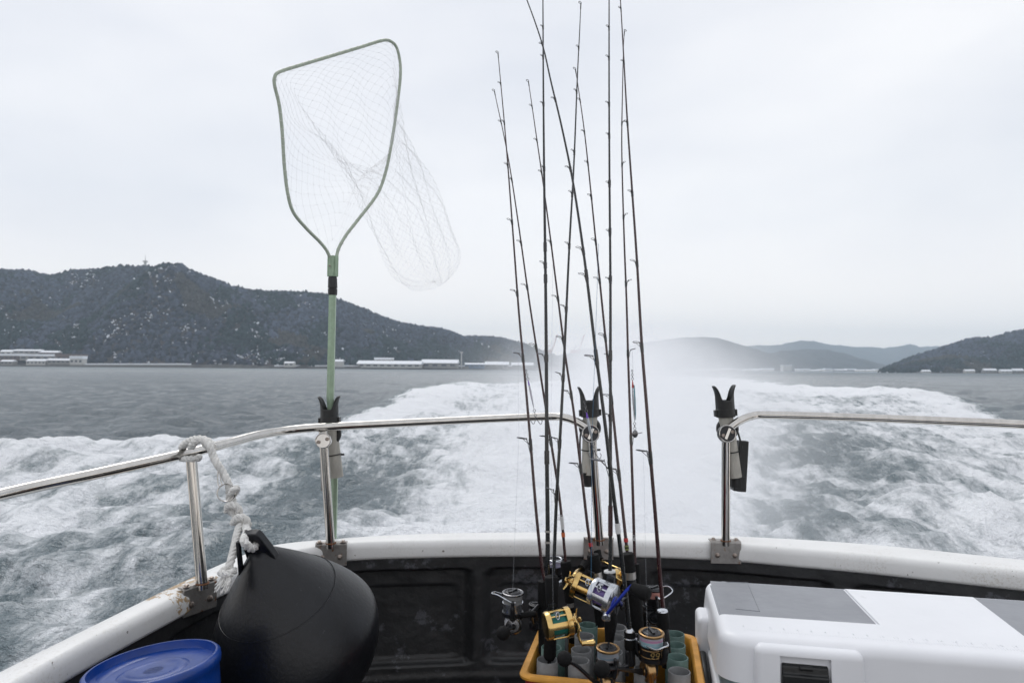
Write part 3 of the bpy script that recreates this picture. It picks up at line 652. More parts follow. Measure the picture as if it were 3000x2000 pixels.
# ------------------------------------------------------------------ rod holders
def rod_holder(label, cx, ctop, cbot, tubebot, tilt, Y, loc_off=0, r=.024):
    top = P(cx, ctop, Y); bot = P(cx+tilt[0], cbot, Y); tb = P(cx+tilt[1], tubebot, Y+.0)
    t = thing('rod_holder', label, 'rod holder', tb, 'rod holders clamped to the handrail posts')
    d = (top-bot).normalized(); L = (top-bot).length
    x = Vector((1, 0, 0)); x = (x-d*x.dot(d)).normalized(); y = d.cross(x)
    # flared cup with two cut-outs front and back: horns left and right
    n = 40; rows = 14; vs = []; fs = []
    for i in range(rows+1):
        for k in range(n):
            a = 2*math.pi*k/n; c = abs(math.cos(a)); rim = L*(.52+.48*sm(.45, .98, np.array(c)).item()); h = rim*i/rows
            fl = max(0, (h/L-.62)/.38)**2*.0085; rad = r+.0015+fl
            vs.append(bot+d*h+(x*math.cos(a)+y*math.sin(a))*rad)
    for i in range(rows):
        for k in range(n): fs.append((i*n+k, i*n+(k+1) % n, (i+1)*n+(k+1) % n, (i+1)*n+k))
    cup = MB().add(vs, fs).build('cup', BLACKP, t, 50); so_ = cup.modifiers.new('s', 'SOLIDIFY'); so_.thickness = .004; so_.offset = -1
    mb = MB(); mb.lathe(bot, d, [(r+.003, -.002), (r+.0065, 0), (r+.0065, L*.24), (r+.003, L*.27), (r+.001, L*.27)], 32)
    for s in (-1, 1): mb.box(bot+d*L*.12+x*s*(r+.008), x, y, d, .003, .010, L*.10)
    mb.build('collar', BLACKP, t)
    MB().lathe(tb, (bot-tb), [(r-.004, 0), (r-.001, .001), (r-.001, (bot-tb).length)], 28).build('tube', PVC, t)
    m_ = tb.lerp(bot, .42); mb = MB(); mb.ring(m_, (bot-tb), r+.0005, .002, 24, 6); mb.box(m_+x*(r+.006), x, y, d, .005, .003, .003); mb.build('cable_tie', BLACKP, t)
    c = tb.lerp(bot, .80); MB().ring(c, (Vector((.12, 1, -.15))), r+.004, .0075, 28, 8).build('clamp', BLACKP, t)
    return t, top, bot, tb, d
# (cx, cup top, cup bottom, tube bottom)
hD = rod_holder('empty rod holder on the post right of the gap', 2120, 1128, 1220, 1398, (6, 32), 2.19)
hC = rod_holder('empty rod holder on the middle post behind the rods', 1725, 1131, 1219, 1390, (4, 0), 2.19)
hB = rod_holder('rod holder carrying the landing net pole', 964, 1160, 1240, 1398, (2, 22), 2.20, r=.023)
def black_case(t, pts, w, label):
    mb = MB(); a, b = pts; d = (b-a).normalized(); x = Vector((1, 0, 0)); x = (x-d*x.dot(d)).normalized(); y = d.cross(x); L = (b-a).length
    mb.box((a+b)/2, x, y, d, w/2, .016, L/2); mb.box(a.lerp(b, .84)-x*w*.25, x, y, d, w*.62, .018, L*.15)
    o = mb.build('case', BLACKP, t, 40, bevel=.003); return o
black_case(hD[0], (P(2176, 1290, 2.2), P(2168, 1438, 2.2)), .030, '')
MB().tube(crv([P(2157, 1252, 2.2), P(2166, 1280, 2.19), P(2174, 1312, 2.185)], 6), .003, 6).build('strap', BLACKP, hD[0])
MB().lathe(P(2158, 1430, 2.2), (-.05, 0, 1), [(.014, 0), (.020, .006), (.021, .045)], 20).build('end_cap', BLACKP, hD[0])
MB().lathe(P(1722, 1424, 2.19), (0, 0, 1), [(.014, 0), (.020, .006), (.022, .045)], 20).build('end_cap', BLACKP, hC[0])
MB().tube(crv([P(1703, 1255, 2.2), P(1699, 1300, 2.19), P(1703, 1400, 2.19)], 6), .003, 6).build('strap', BLACKP, hC[0])
MB().box(P(942, 1370, 2.16), (P(944, 1370, 2.16)-P(942, 1372, 2.16)).normalized(), Y1, (P(940, 1290, 2.16)-P(944, 1430, 2.16)).normalized(), .003, .006, .07).build('side_strip', STEELD, hB[0])

# ------------------------------------------------------------------ landing net
net = thing('landing_net', 'green framed landing net with clear mesh standing in the left rod holder', 'landing net', P(966, 1500, 2.2))
NY = 2.24
def NF(x, y): return Q(x, y, NY+(x-764)*.0011)
hoop_px = [(757, 590), (750, 575), (735, 556), (703, 524), (674, 488), (661, 445), (653, 380), (648, 300), (641, 240), (631, 198), (631, 178), (643, 165), (700, 147), (770, 126), (830, 108), (880, 93), (900, 97), (912, 112), (919, 145), (919, 185), (910, 258), (900, 325), (886, 395), (866, 447), (822, 505), (795, 540), (778, 570), (773, 590)]
hoop = crv([NF(*q) for q in hoop_px], 6)
MB().tube(hoop, .0054, 10).build('hoop', GREENL, net)
mb = MB(); c0 = NF(765, 588); c1 = NF(764, 635); dd = (c1-c0)
for k in range(9):
    a = 2*math.pi*k/9; o_ = Vector((math.cos(a)*.0135, math.sin(a)*.010, 0)); mb.tube([c0+o_, c1+o_], .0048, 8)
mb.tube([c0+Z1*-.001, c1], .013, 12); mb.build('socket', GREEN, net)
MB().lathe(NF(760, 612)+Vector((0, -.014, 0)), (0, -1, 0), [(.003, -.002), (.003, .002), (0, .003)], 10).build('screw', BOLT, net)
g0 = NF(764, 635); g1 = NF(764, 678); L = (g1-g0).length
MB().lathe(g1, g0-g1, [(.0125, 0), (.0145, .001), (.0155, L*.3), (.0155, L*.34), (.0125, L*.35), (.0125, L*.38), (.0155, L*.39), (.0145, L*.9), (.0125, L)], 24).build('grip_collar', BLACKP, net)
hb = P(968, 1165, 2.2); hb2 = P(976, 1585, 2.235)
MB().tube([g1+Z1*.01, g1.lerp(hb, .5), hb, P(977, 1300, 2.21), P(980, 1420, 2.225), hb2], [.0125]*3+[.0115]*3, 6).build('pole', GREEN, net, 25)
# net bag: rings from the hoop down a narrower sleeve to a rounded end, threads woven in diamonds
NH = 76; HP = arcres([NF(*q) for q in hoop_px], NH+1)[:NH]
HC = sum(HP, Vector())/NH
NRW = 58; ringsP = []
s0 = Q(800, 130, 2.27); s1 = Q(992, 636, 3.0); sax = (s1-s0).normalized()
sx = Vector((.80, .15, -.58)); sx = Vector((0.888, .1, .46)); sx = (sx-sax*sx.dot(sax)).normalized(); sy = sax.cross(sx)
if sy.y > 0: sy = -sy
for j in range(NRW+1):
    t = j/NRW; row = []; s_ = (lambda q: q*(1.6-.6*q))(min(1, t/.68)) if t < .68 else 1
    close = 1. if t < .84 else math.sqrt(max(0, 1-((t-.84)/.16)**2))
    for k in range(NH):
        off = HP[k]-hcn if False else HP[k]
        rel = HP[k]-s0
        ang = math.atan2((HP[k]-HC).z*.62, (HP[k]-HC).x)
        W_ = .138+.022*t
        sl = s0+(s1-s0)*(.04+.99*t)+(sx*math.cos(ang)*W_-sy*math.sin(ang)*-.0+Vector((0, 0, 0)))*close
        sl = s0+(s1-s0)*(.04+.99*t)+(sx*math.cos(ang+.5)*W_+(sy*math.sin(ang+.5)*W_*.85))*close
        wob = .006*math.sin(k*.9+t*8)+.004*math.sin(k*.37-t*15)
        row.append(HP[k].lerp(sl, s_)+Vector((wob, wob, wob))*min(1, t*5)*close)
    ringsP.append(row)
mb = MB()
def thr(a, b, r=.00024):
    d = (b-a); x, y, _ = frame_of(d); o = len(mb.v)
    for p in (a, b):
        for q in range(3):
            an = 2.094*q; mb.v.append(p+x*math.cos(an)*r+y*math.sin(an)*r)
    for q in range(3): mb.f.append((o+q, o+(q+1) % 3, o+3+(q+1) % 3, o+3+q))
for j in range(NRW):
    for k in range(NH):
        if (j+k) % 2 == 0:
            if k < NH-1 or True:
                thr(ringsP[j][k], ringsP[j+1][(k+1) % NH]); thr(ringsP[j][k], ringsP[j+1][(k-1) % NH])
            # knot
            mb.ball(ringsP[j][k], .0011, 5, 3)
tag(mb.build('mesh_bag', NETM, net, 0), kind='stuff')
mb = MB()
for k in range(0, NH):
    p = HP[k]; d = (HP[(k+1) % NH]-HP[k-1]).normalized(); mb.ring(p, d+Vector((.3, .1, .2)), .0064, .0006, 12, 4)
tag(mb.build('lacing', ROPE, net, 0), kind='stuff')

# ------------------------------------------------------------------ fender, rope, barrel
bc = P(862, 1850, 1.64); tip = P(746, 1582, 1.52); axd = (tip-bc); LB_ = axd.length; axd.normalize()
fen = thing('fender_buoy', 'big black teardrop rubber fender tied to the left rail', 'fender', bc-Z1*.25)
RB_ = .197; prof = []
Hn = LB_
for t in np.linspace(-1, 1, 44):
    if t <= .35: th = math.acos(max(-1, min(1, -t if t < 0 else -t))); 
for i in range(50):
    s = i/49; h = -RB_*.98+(Hn*.90+RB_*.98)*s
    if h < 0: rad = RB_*math.sqrt(max(0, 1-(h/RB_)**2))
    else:
        q = h/(Hn*.90); rad = .021+(RB_-.021)*(1-q**1.6)**1.15*(1-.06*math.sin(q*math.pi))
    prof.append((max(rad, .001), h))
bo = MB().lathe(bc, axd, prof, 96).build('body', RUBBER, fen, 60)
# lug: flat fluted eye
side = axd.cross(Y1).normalized(); sidn = axd.cross(side).normalized()
lx = Vector((1, -.25, .25)); lx = (lx-axd*lx.dot(axd)).normalized(); ly = axd.cross(lx)
base = bc+axd*Hn*.72
outline = []
for (u, h) in [(-.046, -.03), (-.030, .04), (-.027, .085), (-.022, .098), (0, .102), (.016, .100), (.021, .092), (.033, .050), (.050, -.03)]: outline.append((u, h))
hc_ = (.002, .070); hr_ = .0105; nn_ = 20
mb = MB(); ringv = []
N_ = 40
def outp(t):
    pts = [Vector((a, b, 0)) for a, b in outline]; L = arcres(pts+[pts[0]], N_+1); return L
OL = outp(0)[:N_]; OL.sort(key=lambda q: math.atan2(q.y-hc_[1], q.x-hc_[0]))
vs = []
for sgn_ in (-1, 1):
    for q in OL: vs.append(base+lx*q.x+axd*q.y+ly*sgn_*.010)
    for q in OL:
        a = math.atan2(q.y-hc_[1], q.x-hc_[0]); vs.append(base+lx*(hc_[0]+hr_*math.cos(a))+axd*(hc_[1]+hr_*math.sin(a))+ly*sgn_*.010)
fs = []
for i in range(N_):
    j = (i+1) % N_; fs += [(i, j, N_+j, N_+i), (2*N_+i, 3*N_+i, 3*N_+j, 2*N_+j), (i, 2*N_+i, 2*N_+j, j), (N_+i, N_+j, 3*N_+j, 3*N_+i)]
mb.add(vs, fs).build('eye_lug', RUBBER, fen, 40, bevel=.003)
mb = MB()
for s_ in (-1, 1):
    for u in (-.026,):
        mb.prism([base+lx*(u-.004)+axd*.092+ly*s_*.012, base+lx*(u+.004)+axd*.092+ly*s_*.012, base+lx*(u*2.3+.006)+axd*-.04+ly*s_*.020, base+lx*(u*2.3-.006)+axd*-.04+ly*s_*.020], ly*s_*.010)
mb.build('rib', RUBBER, fen, 30, bevel=.002)
MB().ring(bc+axd*Hn*.42, axd, prof[int(49*(Hn*.42+RB_*.98)/(Hn*.90+RB_*.98))][0]-.0006, .0009, 96, 5).build('mould_seam', RUBBER, fen)
def strand_rope(mb, pts, r, pitch=.035, nper=10):
    C = arcres(crv(pts, 10), max(8, int(sum((b-a).length for a, b in zip(pts, pts[1:]))/.0045)))
    N = len(C); x = None; L = 0; fr = []
    for i, p in enumerate(C):
        d = (C[min(i+1, N-1)]-C[max(i-1, 0)]).normalized()
        if x is None: x = frame_of(d)[0]
        x = (x-d*x.dot(d)).normalized(); fr.append((x.copy(), d.cross(x)))
    for s in range(3):
        out = []
        for i, p in enumerate(C):
            a = 2*math.pi*(i*.0045/pitch+s/3); out.append(p+(fr[i][0]*math.cos(a)+fr[i][1]*math.sin(a))*r*.52)
        mb.tube(out, r*.56, 7)
def RP(x, y, Y=1.66): return P(520+.3188*x, 1260+.3188*y, Y)
HOLE = base+lx*hc_[0]+axd*hc_[1]; lyc = ly if ly.y < 0 else -ly
rope = thing('mooring_rope', 'thick white twisted rope tying the black fender to the rail', 'rope', RP(200, 260, 1.74))
mb = MB()
strand_rope(mb, [RP(150, 215, 1.77), RP(60, 205, 1.78), RP(48, 150, 1.73), RP(110, 100, 1.71), RP(200, 78, 1.70), RP(290, 105, 1.70), RP(330, 160, 1.69)], .0095)
strand_rope(mb, [RP(120, 160, 1.69), RP(170, 100, 1.68), RP(240, 95, 1.68), RP(295, 150, 1.67), RP(330, 240, 1.67), RP(375, 320, 1.66), RP(425, 400, 1.66), RP(465, 480, 1.65), RP(478, 560, 1.65), RP(480, 650, 1.65), RP(490, 720, 1.645), RP(540, 790, 1.64), RP(590, 840, 1.63), RP(640, 925, 1.57), HOLE+lyc*.026+axd*.030-lx*.006, HOLE+lyc*.027+axd*.012, HOLE+lyc*.014-axd*.001, HOLE-lyc*.012], .0092)
strand_rope(mb, [RP(250, 120, 1.70), RP(310, 185, 1.69), RP(350, 290, 1.68), RP(400, 360, 1.675)], .0085)
strand_rope(mb, [RP(38, 262, 1.72), RP(100, 262, 1.70), RP(160, 262, 1.70), RP(200, 245, 1.73), RP(190, 262, 1.77)], .0075)
# knots
strand_rope(mb, [RP(455, 745, 1.65), RP(470, 690, 1.63), RP(530, 690, 1.62), RP(570, 745, 1.63), RP(530, 770, 1.65), RP(470, 730, 1.66)], .0085)
strand_rope(mb, [RP(515, 850, 1.63), RP(560, 800, 1.60), RP(620, 810, 1.60), RP(645, 870, 1.61), RP(590, 865, 1.62), RP(530, 820, 1.62)], .009)
strand_rope(mb, [RP(490, 580, 1.64), RP(515, 545, 1.62), RP(545, 535, 1.63), RP(530, 570, 1.65), RP(505, 610, 1.66), RP(525, 680, 1.65), RP(560, 740, 1.64)], .008)
mb.build('lashing', ROPE, rope)
mb = MB(); strand_rope(mb, [RP(570, 875, 1.60), RP(545, 970, 1.57), RP(520, 1090, 1.53), RP(490, 1200, 1.50), RP(465, 1275, 1.49)], .0088)
strand_rope(mb, [RP(395, 1300, 1.49), RP(440, 1318, 1.475), RP(500, 1305, 1.48), RP(515, 1285, 1.495), RP(460, 1275, 1.50), RP(400, 1292, 1.495)], .008)
mb.build('tail', ROPE, rope)
mb = MB()
for k in range(60):
    a = random.uniform(-1, 1); st = RP(450+a*28+random.uniform(-4, 4), 1322, 1.485+random.uniform(-.008, .008)); en = RP(398+a*62, 1470+random.uniform(-30, 40)-abs(a)*20, 1.465+random.uniform(-.02, .015))
    mid = st.lerp(en, .5)+Vector((random.uniform(-.002, .003)+.004, 0, 0)); mb.tube(crv([st, mid, en], 3), [.0016]*6+[.0007], 4)
tag(mb.build('frayed_end', ROPE, rope), kind='stuff')
MB().ring(RP(448, 572, 1.635), (.15, -1, .2), .0205, .0017, 32, 8).build('steel_ring', STEEL, rope)
lk = [RP(372, 380, 1.65), RP(370, 470, 1.645), RP(385, 515, 1.64), RP(410, 505, 1.64), RP(400, 470, 1.645), RP(385, 380, 1.65)]
MB().tube(crv(lk, 5), .0014, 7).build('snap_link', STEEL, rope)

bl = P(442, 1930, 1.30); RBR = .116
bl = P(448, 1936, 1.30); RBR = .111; DU = Vector((-.10, .03, 1)).normalized()
bar = thing('plastic_drum', 'blue plastic drum standing in the port corner beside the fender', 'drum', bl-Z1*.42)
MB().lathe(bl-DU*.42, DU, [(RBR*.86, 0), (RBR*.97, .01), (RBR, .03), (RBR*1.02, .38), (RBR*1.02, .395), (RBR*1.05, .40), (RBR*1.06, .408), (RBR*1.05, .416), (RBR*1.01, .42), (RBR*.975, .42), (RBR*.965, .41), (RBR*.95, .405), (RBR*.90, .404)], 72).build('drum_wall', BLUE, bar, 50)
nl = 60; vs = []; dX, dY, _ = frame_of(DU)
for i in range(nl+1):
    for k in range(72):
        a = 2*math.pi*k/72; r = RBR*.955*i/nl; x = r*math.cos(a); y = r*math.sin(a)
        z = .404-.004*math.exp(-((r-RBR*.62)/.012)**2)+.003*math.exp(-((r-RBR*.45)/.01)**2)+.002*math.sin(a*2+r*60)*sm(.02, .06, np.array(r)).item()
        vs.append(bl+dX*x+dY*y+DU*(z-.42))
MB().add(vs, [(i*72+k, i*72+(k+1) % 72, (i+1)*72+(k+1) % 72, (i+1)*72+k) for i in range(nl) for k in range(72)]).build('lid', BLUE, bar, 60)

# ------------------------------------------------------------------ cooler
th = R(-11); E1 = Vector((math.cos(th), math.sin(th), 0)); E2 = Vector((-math.sin(th), math.cos(th), 0))
ZC = EYE-.50; CO = Vector((.398, 1.312, ZC)); CW, CD = .86, .37
coo = thing('cooler_box', 'large white cooler box with grey lid insets and black latch', 'cooler box', CO+E1*.4+E2*.18-Z1*.4)
def CL(u, v, w=0): return CO+E1*u+E2*v+Z1*w
def uv(px, py, z=ZC):
    p = PZ(px, py, z)-CO; return p.dot(E1), p.dot(E2)
def rbox(u0, u1, v0, v1, w0, w1, r, rc=.03, n=5, taper=0):
    """box with rounded vertical corners (rc) and a rounded upper edge (r)"""
    mb = MB(); rows = [(w0, taper)]+[(w1-r+r*math.sin(a), r-r*math.cos(a)) for a in np.linspace(0, math.pi/2, n+1)]
    vs = []
    for w, ins in rows:
        ring = []
        for (cu, cv, a0) in ((u1, v1, 0), (u0, v1, 90), (u0, v0, 180), (u1, v0, 270)):
            su = 1 if cu == u1 else -1; sv = 1 if cv == v1 else -1
            for k in range(9):
                a = R(a0+90*k/8); q = rc
                ring.append(CL(cu-su*q+math.cos(a)*max(q-ins, .001)-(0 if q > ins else su*(ins-q)), cv-sv*q+math.sin(a)*max(q-ins, .001)-(0 if q > ins else sv*(ins-q)), w))
        vs += ring
    m_ = 36; nr = len(rows); fs = [(i*m_+k, i*m_+(k+1) % m_, (i+1)*m_+(k+1) % m_, (i+1)*m_+k) for i in range(nr-1) for k in range(m_)]
    fs += [tuple(range(m_-1, -1, -1)), tuple((nr-1)*m_+k for k in range(m_))]
    return mb.add(vs, fs)
lid = rbox(0, CW, 0, CD, -.082, 0, .022, .045, 8, -.006).build('lid', WHITEP, coo, 35)
fl = uv(2108, 1797); fr_ = uv(2578, 1828); rr_ = uv(2463, 1709); rl = uv(2100, 1689)
insA = [(-.02, fl[1]), (fr_[0], fr_[1]), (rr_[0], CD-.010), (-.02, CD-.010)]
r0 = uv(2828, 1732); r1 = uv(3000, 1862); sl = (r1[0]-r0[0])/(r1[1]-r0[1])
insB = [(r0[0]+sl*(fl[1]-r0[1]), fl[1]), (CW-.012, fl[1]), (CW-.012, CD-.010), (r0[0], CD-.010)]
def cut(target, mb):
    o = mb.build('cutter', GREYP, coo, 0); md = target.modifiers.new('b', 'BOOLEAN'); md.operation = 'DIFFERENCE'; md.object = o; md.solver = 'EXACT'
    dg = bpy.context.evaluated_depsgraph_get(); me = bpy.data.meshes.new_from_object(target.evaluated_get(dg)); target.modifiers.remove(md); target.data = me
    bpy.data.objects.remove(o); me.shade_smooth(); me.set_sharp_from_angle(angle=R(30))
for I, u_lo in ((insA, True), (insB, False)):
    cut(lid, MB().prism([CL(u, v, -.0045) for u, v in I], Z1*.05))
for I in (insA, insB):
    J = list(I); cx_ = sum(u for u, v in J)/4; cy_ = sum(v for u, v in J)/4
    if I is insA: J = [(.014, J[0][1]+.0015), (J[1][0]-.003, J[1][1]+.0015), (J[2][0]-.003, J[2][1]-.0015), (.014, J[3][1]-.0015)]
    else: J = [(J[0][0]+.002, J[0][1]+.0015), (J[1][0], J[1][1]+.0015), (J[2][0], J[2][1]-.0015), (J[3][0]+.002, J[3][1]-.0015)]
    MB().prism([CL(u, v, -.012) for u, v in J], Z1*.0085).build('lid_inset', GREYP, coo, 30, bevel=.0012)
# end wrap of the left inset, rolling over the lid end
mb = MB(); seg = []
for a in np.linspace(0, 90, 9):
    seg.append((.014-.0115*math.sin(R(a))-.0, -.0036-.016*(1-math.cos(R(a)))))
v0, v1 = insA[0][1]+.004, CD-.045
vs = []
for u, w in seg: vs += [CL(u, v0, w), CL(u, v1, w)]
mb.add(vs, [(2*i, 2*i+1, 2*i+3, 2*i+2) for i in range(len(seg)-1)]); mb.build('inset_edge', GREYP, coo, 40)
# small raised frame on the inset
q = [uv(2128, 1700), uv(2190, 1702), uv(2226, 1785), uv(2155, 1778)]
mb = MB(); q3 = [CL(u, v, -.0032) for u, v in q]
for a, b in ((0, 1), (1, 2), (2, 3)): mb.tube([q3[a], q3[b]], .0009, 6)
mb.build('label_frame', GREYP, coo)
# latch housing and latch
hu0 = uv(2222, 1900)[0]; hu1 = uv(2532, 1900)[0]; lu0 = uv(2316, 1900)[0]-.01; lu1 = uv(2444, 1900)[0]-.008
hs = rbox(hu0, hu1, -.016, .06, -.094, -.008, .014, .012, 5, -.004).build('latch_housing', WHITEP, coo, 35)
cut(hs, MB().prism([CL(lu0-.005, -.05, -.2), CL(lu1+.005, -.05, -.2), CL(lu1+.004, -.05, -.022), CL(lu0-.004, -.05, -.022)], E2*.043))
mb = MB(); mb.prism([CL(lu0, 0, -.034), CL(lu0, -.014, -.040), CL(lu0, -.016, -.052), CL(lu0, -.022, -.054), CL(lu0, -.022, -.120), CL(lu0, 0, -.120)], E1*(lu1-lu0)); la = mb.build('latch', BLACKP, coo, 30, bevel=.002)
MB().tube([CL(lu0+.030, -.016, -.041), CL(lu1-.028, -.016, -.041)], .004, 10).build('hinge_pin', BLACKP, la)
rbox(.004, CW-.004, .004, CD-.004, -.108, -.083, .001, .04, 2).build('gasket_band', GREYD, coo, 35)
rbox(-.006, CW+.006, -.008, CD+.006, -.40, -.1085, .006, .045, 3).build('body', WHITEP, coo, 35)
rbox(-.026, .03, .215, .30, -.20, -.045, .012, .012, 4).build('handle_mount', WHITEP, coo, 35)
rbox(-.026, .03, .00, .085, -.30, -.125, .012, .012, 4).build('handle_mount', WHITEP, coo, 35)
MB().tube([CL(-.016, .08, -.16), CL(-.018, .11, -.125), CL(-.018, .19, -.115), CL(-.016, .225, -.14)], .0105, 14).build('handle', BLACKP, coo)
# embossed ruler
def text_mesh(body, size, ext, name, mt, parent, M):
    cu = bpy.data.curves.new('t', 'FONT'); cu.body = body; cu.size = size; cu.extrude = ext; cu.resolution_u = 2; cu.align_x = 'CENTER'
    ob = bpy.data.objects.new('t', cu); col.objects.link(ob); dg = bpy.context.evaluated_depsgraph_get(); me = bpy.data.meshes.new_from_object(ob.evaluated_get(dg)); bpy.data.objects.remove(ob)
    vs = [M @ v.co for v in me.vertices]; fs = [tuple(p.vertices) for p in me.polygons]; mb_ = MB().add(vs, fs); return mb_
mb = MB(); k = 0; uu = .05
while uu < CW-.06:
    mb.box(CL(uu, .044, .0002), E1, E2, Z1, .0004, .006 if k % 5 == 0 else .0035, .0005)
    if k % 5 == 0:
        M = Matrix.Identity(4); M.col[0] = (*E1, 0); M.col[1] = (*E2, 0); M.col[2] = (*Z1, 0); M.translation = CL(uu, .056, .0001)
        t_ = text_mesh(str(k//5), .012, .0005, '', WHITEP, coo, M); mb.add(t_.v, t_.f)
    uu += .005; k += 1
mb.build('embossed_ruler', WHITEP, coo, 0)

# ------------------------------------------------------------------ rod crate with tubes
tc_ = R(-11.5); A1 = Vector((math.cos(tc_), math.sin(tc_), 0)); A2 = Vector((-math.sin(tc_), math.cos(tc_), 0))
KO = Vector((.033, 1.376, EYE-.60)); KW, KD, KH = .330, .266, .24
cr_ = thing('rod_crate', 'yellow plastic crate with red sides full of upright rod tubes', 'crate', KO+A1*KW/2+A2*KD/2-Z1*KH)
def KL(u, v, w=0): return KO+A1*u+A2*v+Z1*w
def rrect(u0, u1, v0, v1, r, w, n=6):
    out = []
    for cu, cv, a0 in ((u1-r, v1-r, 0), (u0+r, v1-r, 90), (u0+r, v0+r, 180), (u1-r, v0+r, 270)):
        for k in range(n+1): a = R(a0+90*k/n); out.append(KL(cu+r*math.cos(a), cv+r*math.sin(a), w))
    return out
def shell(rings):
    m_ = len(rings[0]); mb = MB(); mb.add([p for r_ in rings for p in r_], [(i*m_+k, i*m_+(k+1) % m_, (i+1)*m_+(k+1) % m_, (i+1)*m_+k) for i in range(len(rings)-1) for k in range(m_)]); return mb
rw = .015
shell([rrect(-rw+.001, KW+rw-.001, -rw+.001, KD+rw-.001, .026, -.009), rrect(-rw, KW+rw, -rw, KD+rw, .027, -.004), rrect(-rw+.003, KW+rw-.003, -rw+.003, KD+rw-.003, .026, 0), rrect(-.001, KW+.001, -.001, KD+.001, .018, 0), rrect(.002, KW-.002, .002, KD-.002, .016, -.004), rrect(.002, KW-.002, .002, KD-.002, .016, -.03)]).build('rim', YEL, cr_, 50)
shell([rrect(.003, KW-.003, .003, KD-.003, .016, -.028), rrect(.006, KW-.006, .006, KD-.006, .016, -KH)]).build('inner_wall', YEL, cr_, 50)
shell([rrect(-.004, KW+.004, -.004, KD+.004, .02, -.007), rrect(-.002, KW+.002, -.002, KD+.002, .02, -KH)]).build('outer_wall', RED, cr_, 50)
mb = MB()
for k in range(5): u = .03+k*(KW-.06)/4; mb.box(KL(u, -.009, -.125), A1, A2, Z1, .0025, .005, .110)
mb.build('rib', YEL, cr_, 0)
MB().add(rrect(.006, KW-.006, .006, KD-.006, .016, -.12), [tuple(range(28))]).build('divider', mat('grubby_floor', (.05, .045, .04), .9, 0, .5, 40), cr_, 0)
TUB = {}
for i in range(5):
    for j in range(4):
        green = (i == 4 and j > 0) or (i, j) in ((0, 1), (1, 3), (0, 2)); u = .036+.0645*i; v = .034+.063*j; zt_ = .020+random.uniform(-.004, .004)
        b = KL(u, v, -.115); tp = KL(u+random.uniform(-.002, .002), v+random.uniform(-.002, .002), zt_); TUB[(i, j)] = tp; r = .0215; L = (tp-b).length
        MB().lathe(b, tp-b, [(r, 0), (r, L-.0008), (r-.0006, L), (r-.0016, L), (r-.002, L-.0008), (r-.002, .002), (0, .002)], 28).build('rod_tube', TUBEV if green else TUBEG, cr_, 40)

# ------------------------------------------------------------------ reels
def wmat(name, c1, c2, c3=None):
    if name in MATS: return MATS[name]
    mm = bpy.data.materials.new(name); mm.use_nodes = True; t = mm.node_tree; n = t.nodes; bs = n['Principled BSDF']
    ge = n.new('ShaderNodeNewGeometry'); mp = n.new('ShaderNodeMapping'); mp.inputs['Scale'].default_value = (8, 8, 330); t.links.new(ge.outputs['Position'], mp.inputs[0])
    nz = n.new('ShaderNodeTexNoise'); nz.inputs['Scale'].default_value = 1; nz.inputs['Detail'].default_value = 2; t.links.new(mp.outputs[0], nz.inputs['Vector'])
    ra = n.new('ShaderNodeValToRGB'); e = ra.color_ramp.elements; e[0].position = .35; e[0].color = (*c1, 1); e[1].position = .65; e[1].color = (*c2, 1)
    if c3: q = e.new(.5); q.color = (*c3, 1)
    t.links.new(nz.outputs[0], ra.inputs[0]); t.links.new(ra.outputs[0], bs.inputs['Base Color']); bs.inputs['Roughness'].default_value = .6
    MATS[name] = mm; return mm
LPINK = wmat('pink_line', (.42, .17, .15), (.50, .26, .22)); LMULTI = wmat('multicolour_line', (.42, .20, .34), (.22, .40, .46), (.42, .42, .46)); LGREY = wmat('grey_line', (.16, .16, .16), (.21, .21, .21))
LTEAL = wmat('teal_line', (.01, .13, .11), (.02, .22, .18)); LPURP = wmat('purple_line', (.11, .07, .25), (.20, .14, .38)); LLAV = wmat('lavender_line', (.28, .27, .42), (.38, .36, .46)); LBLUE = wmat('blue_grey_line', (.16, .22, .27), (.32, .27, .26))
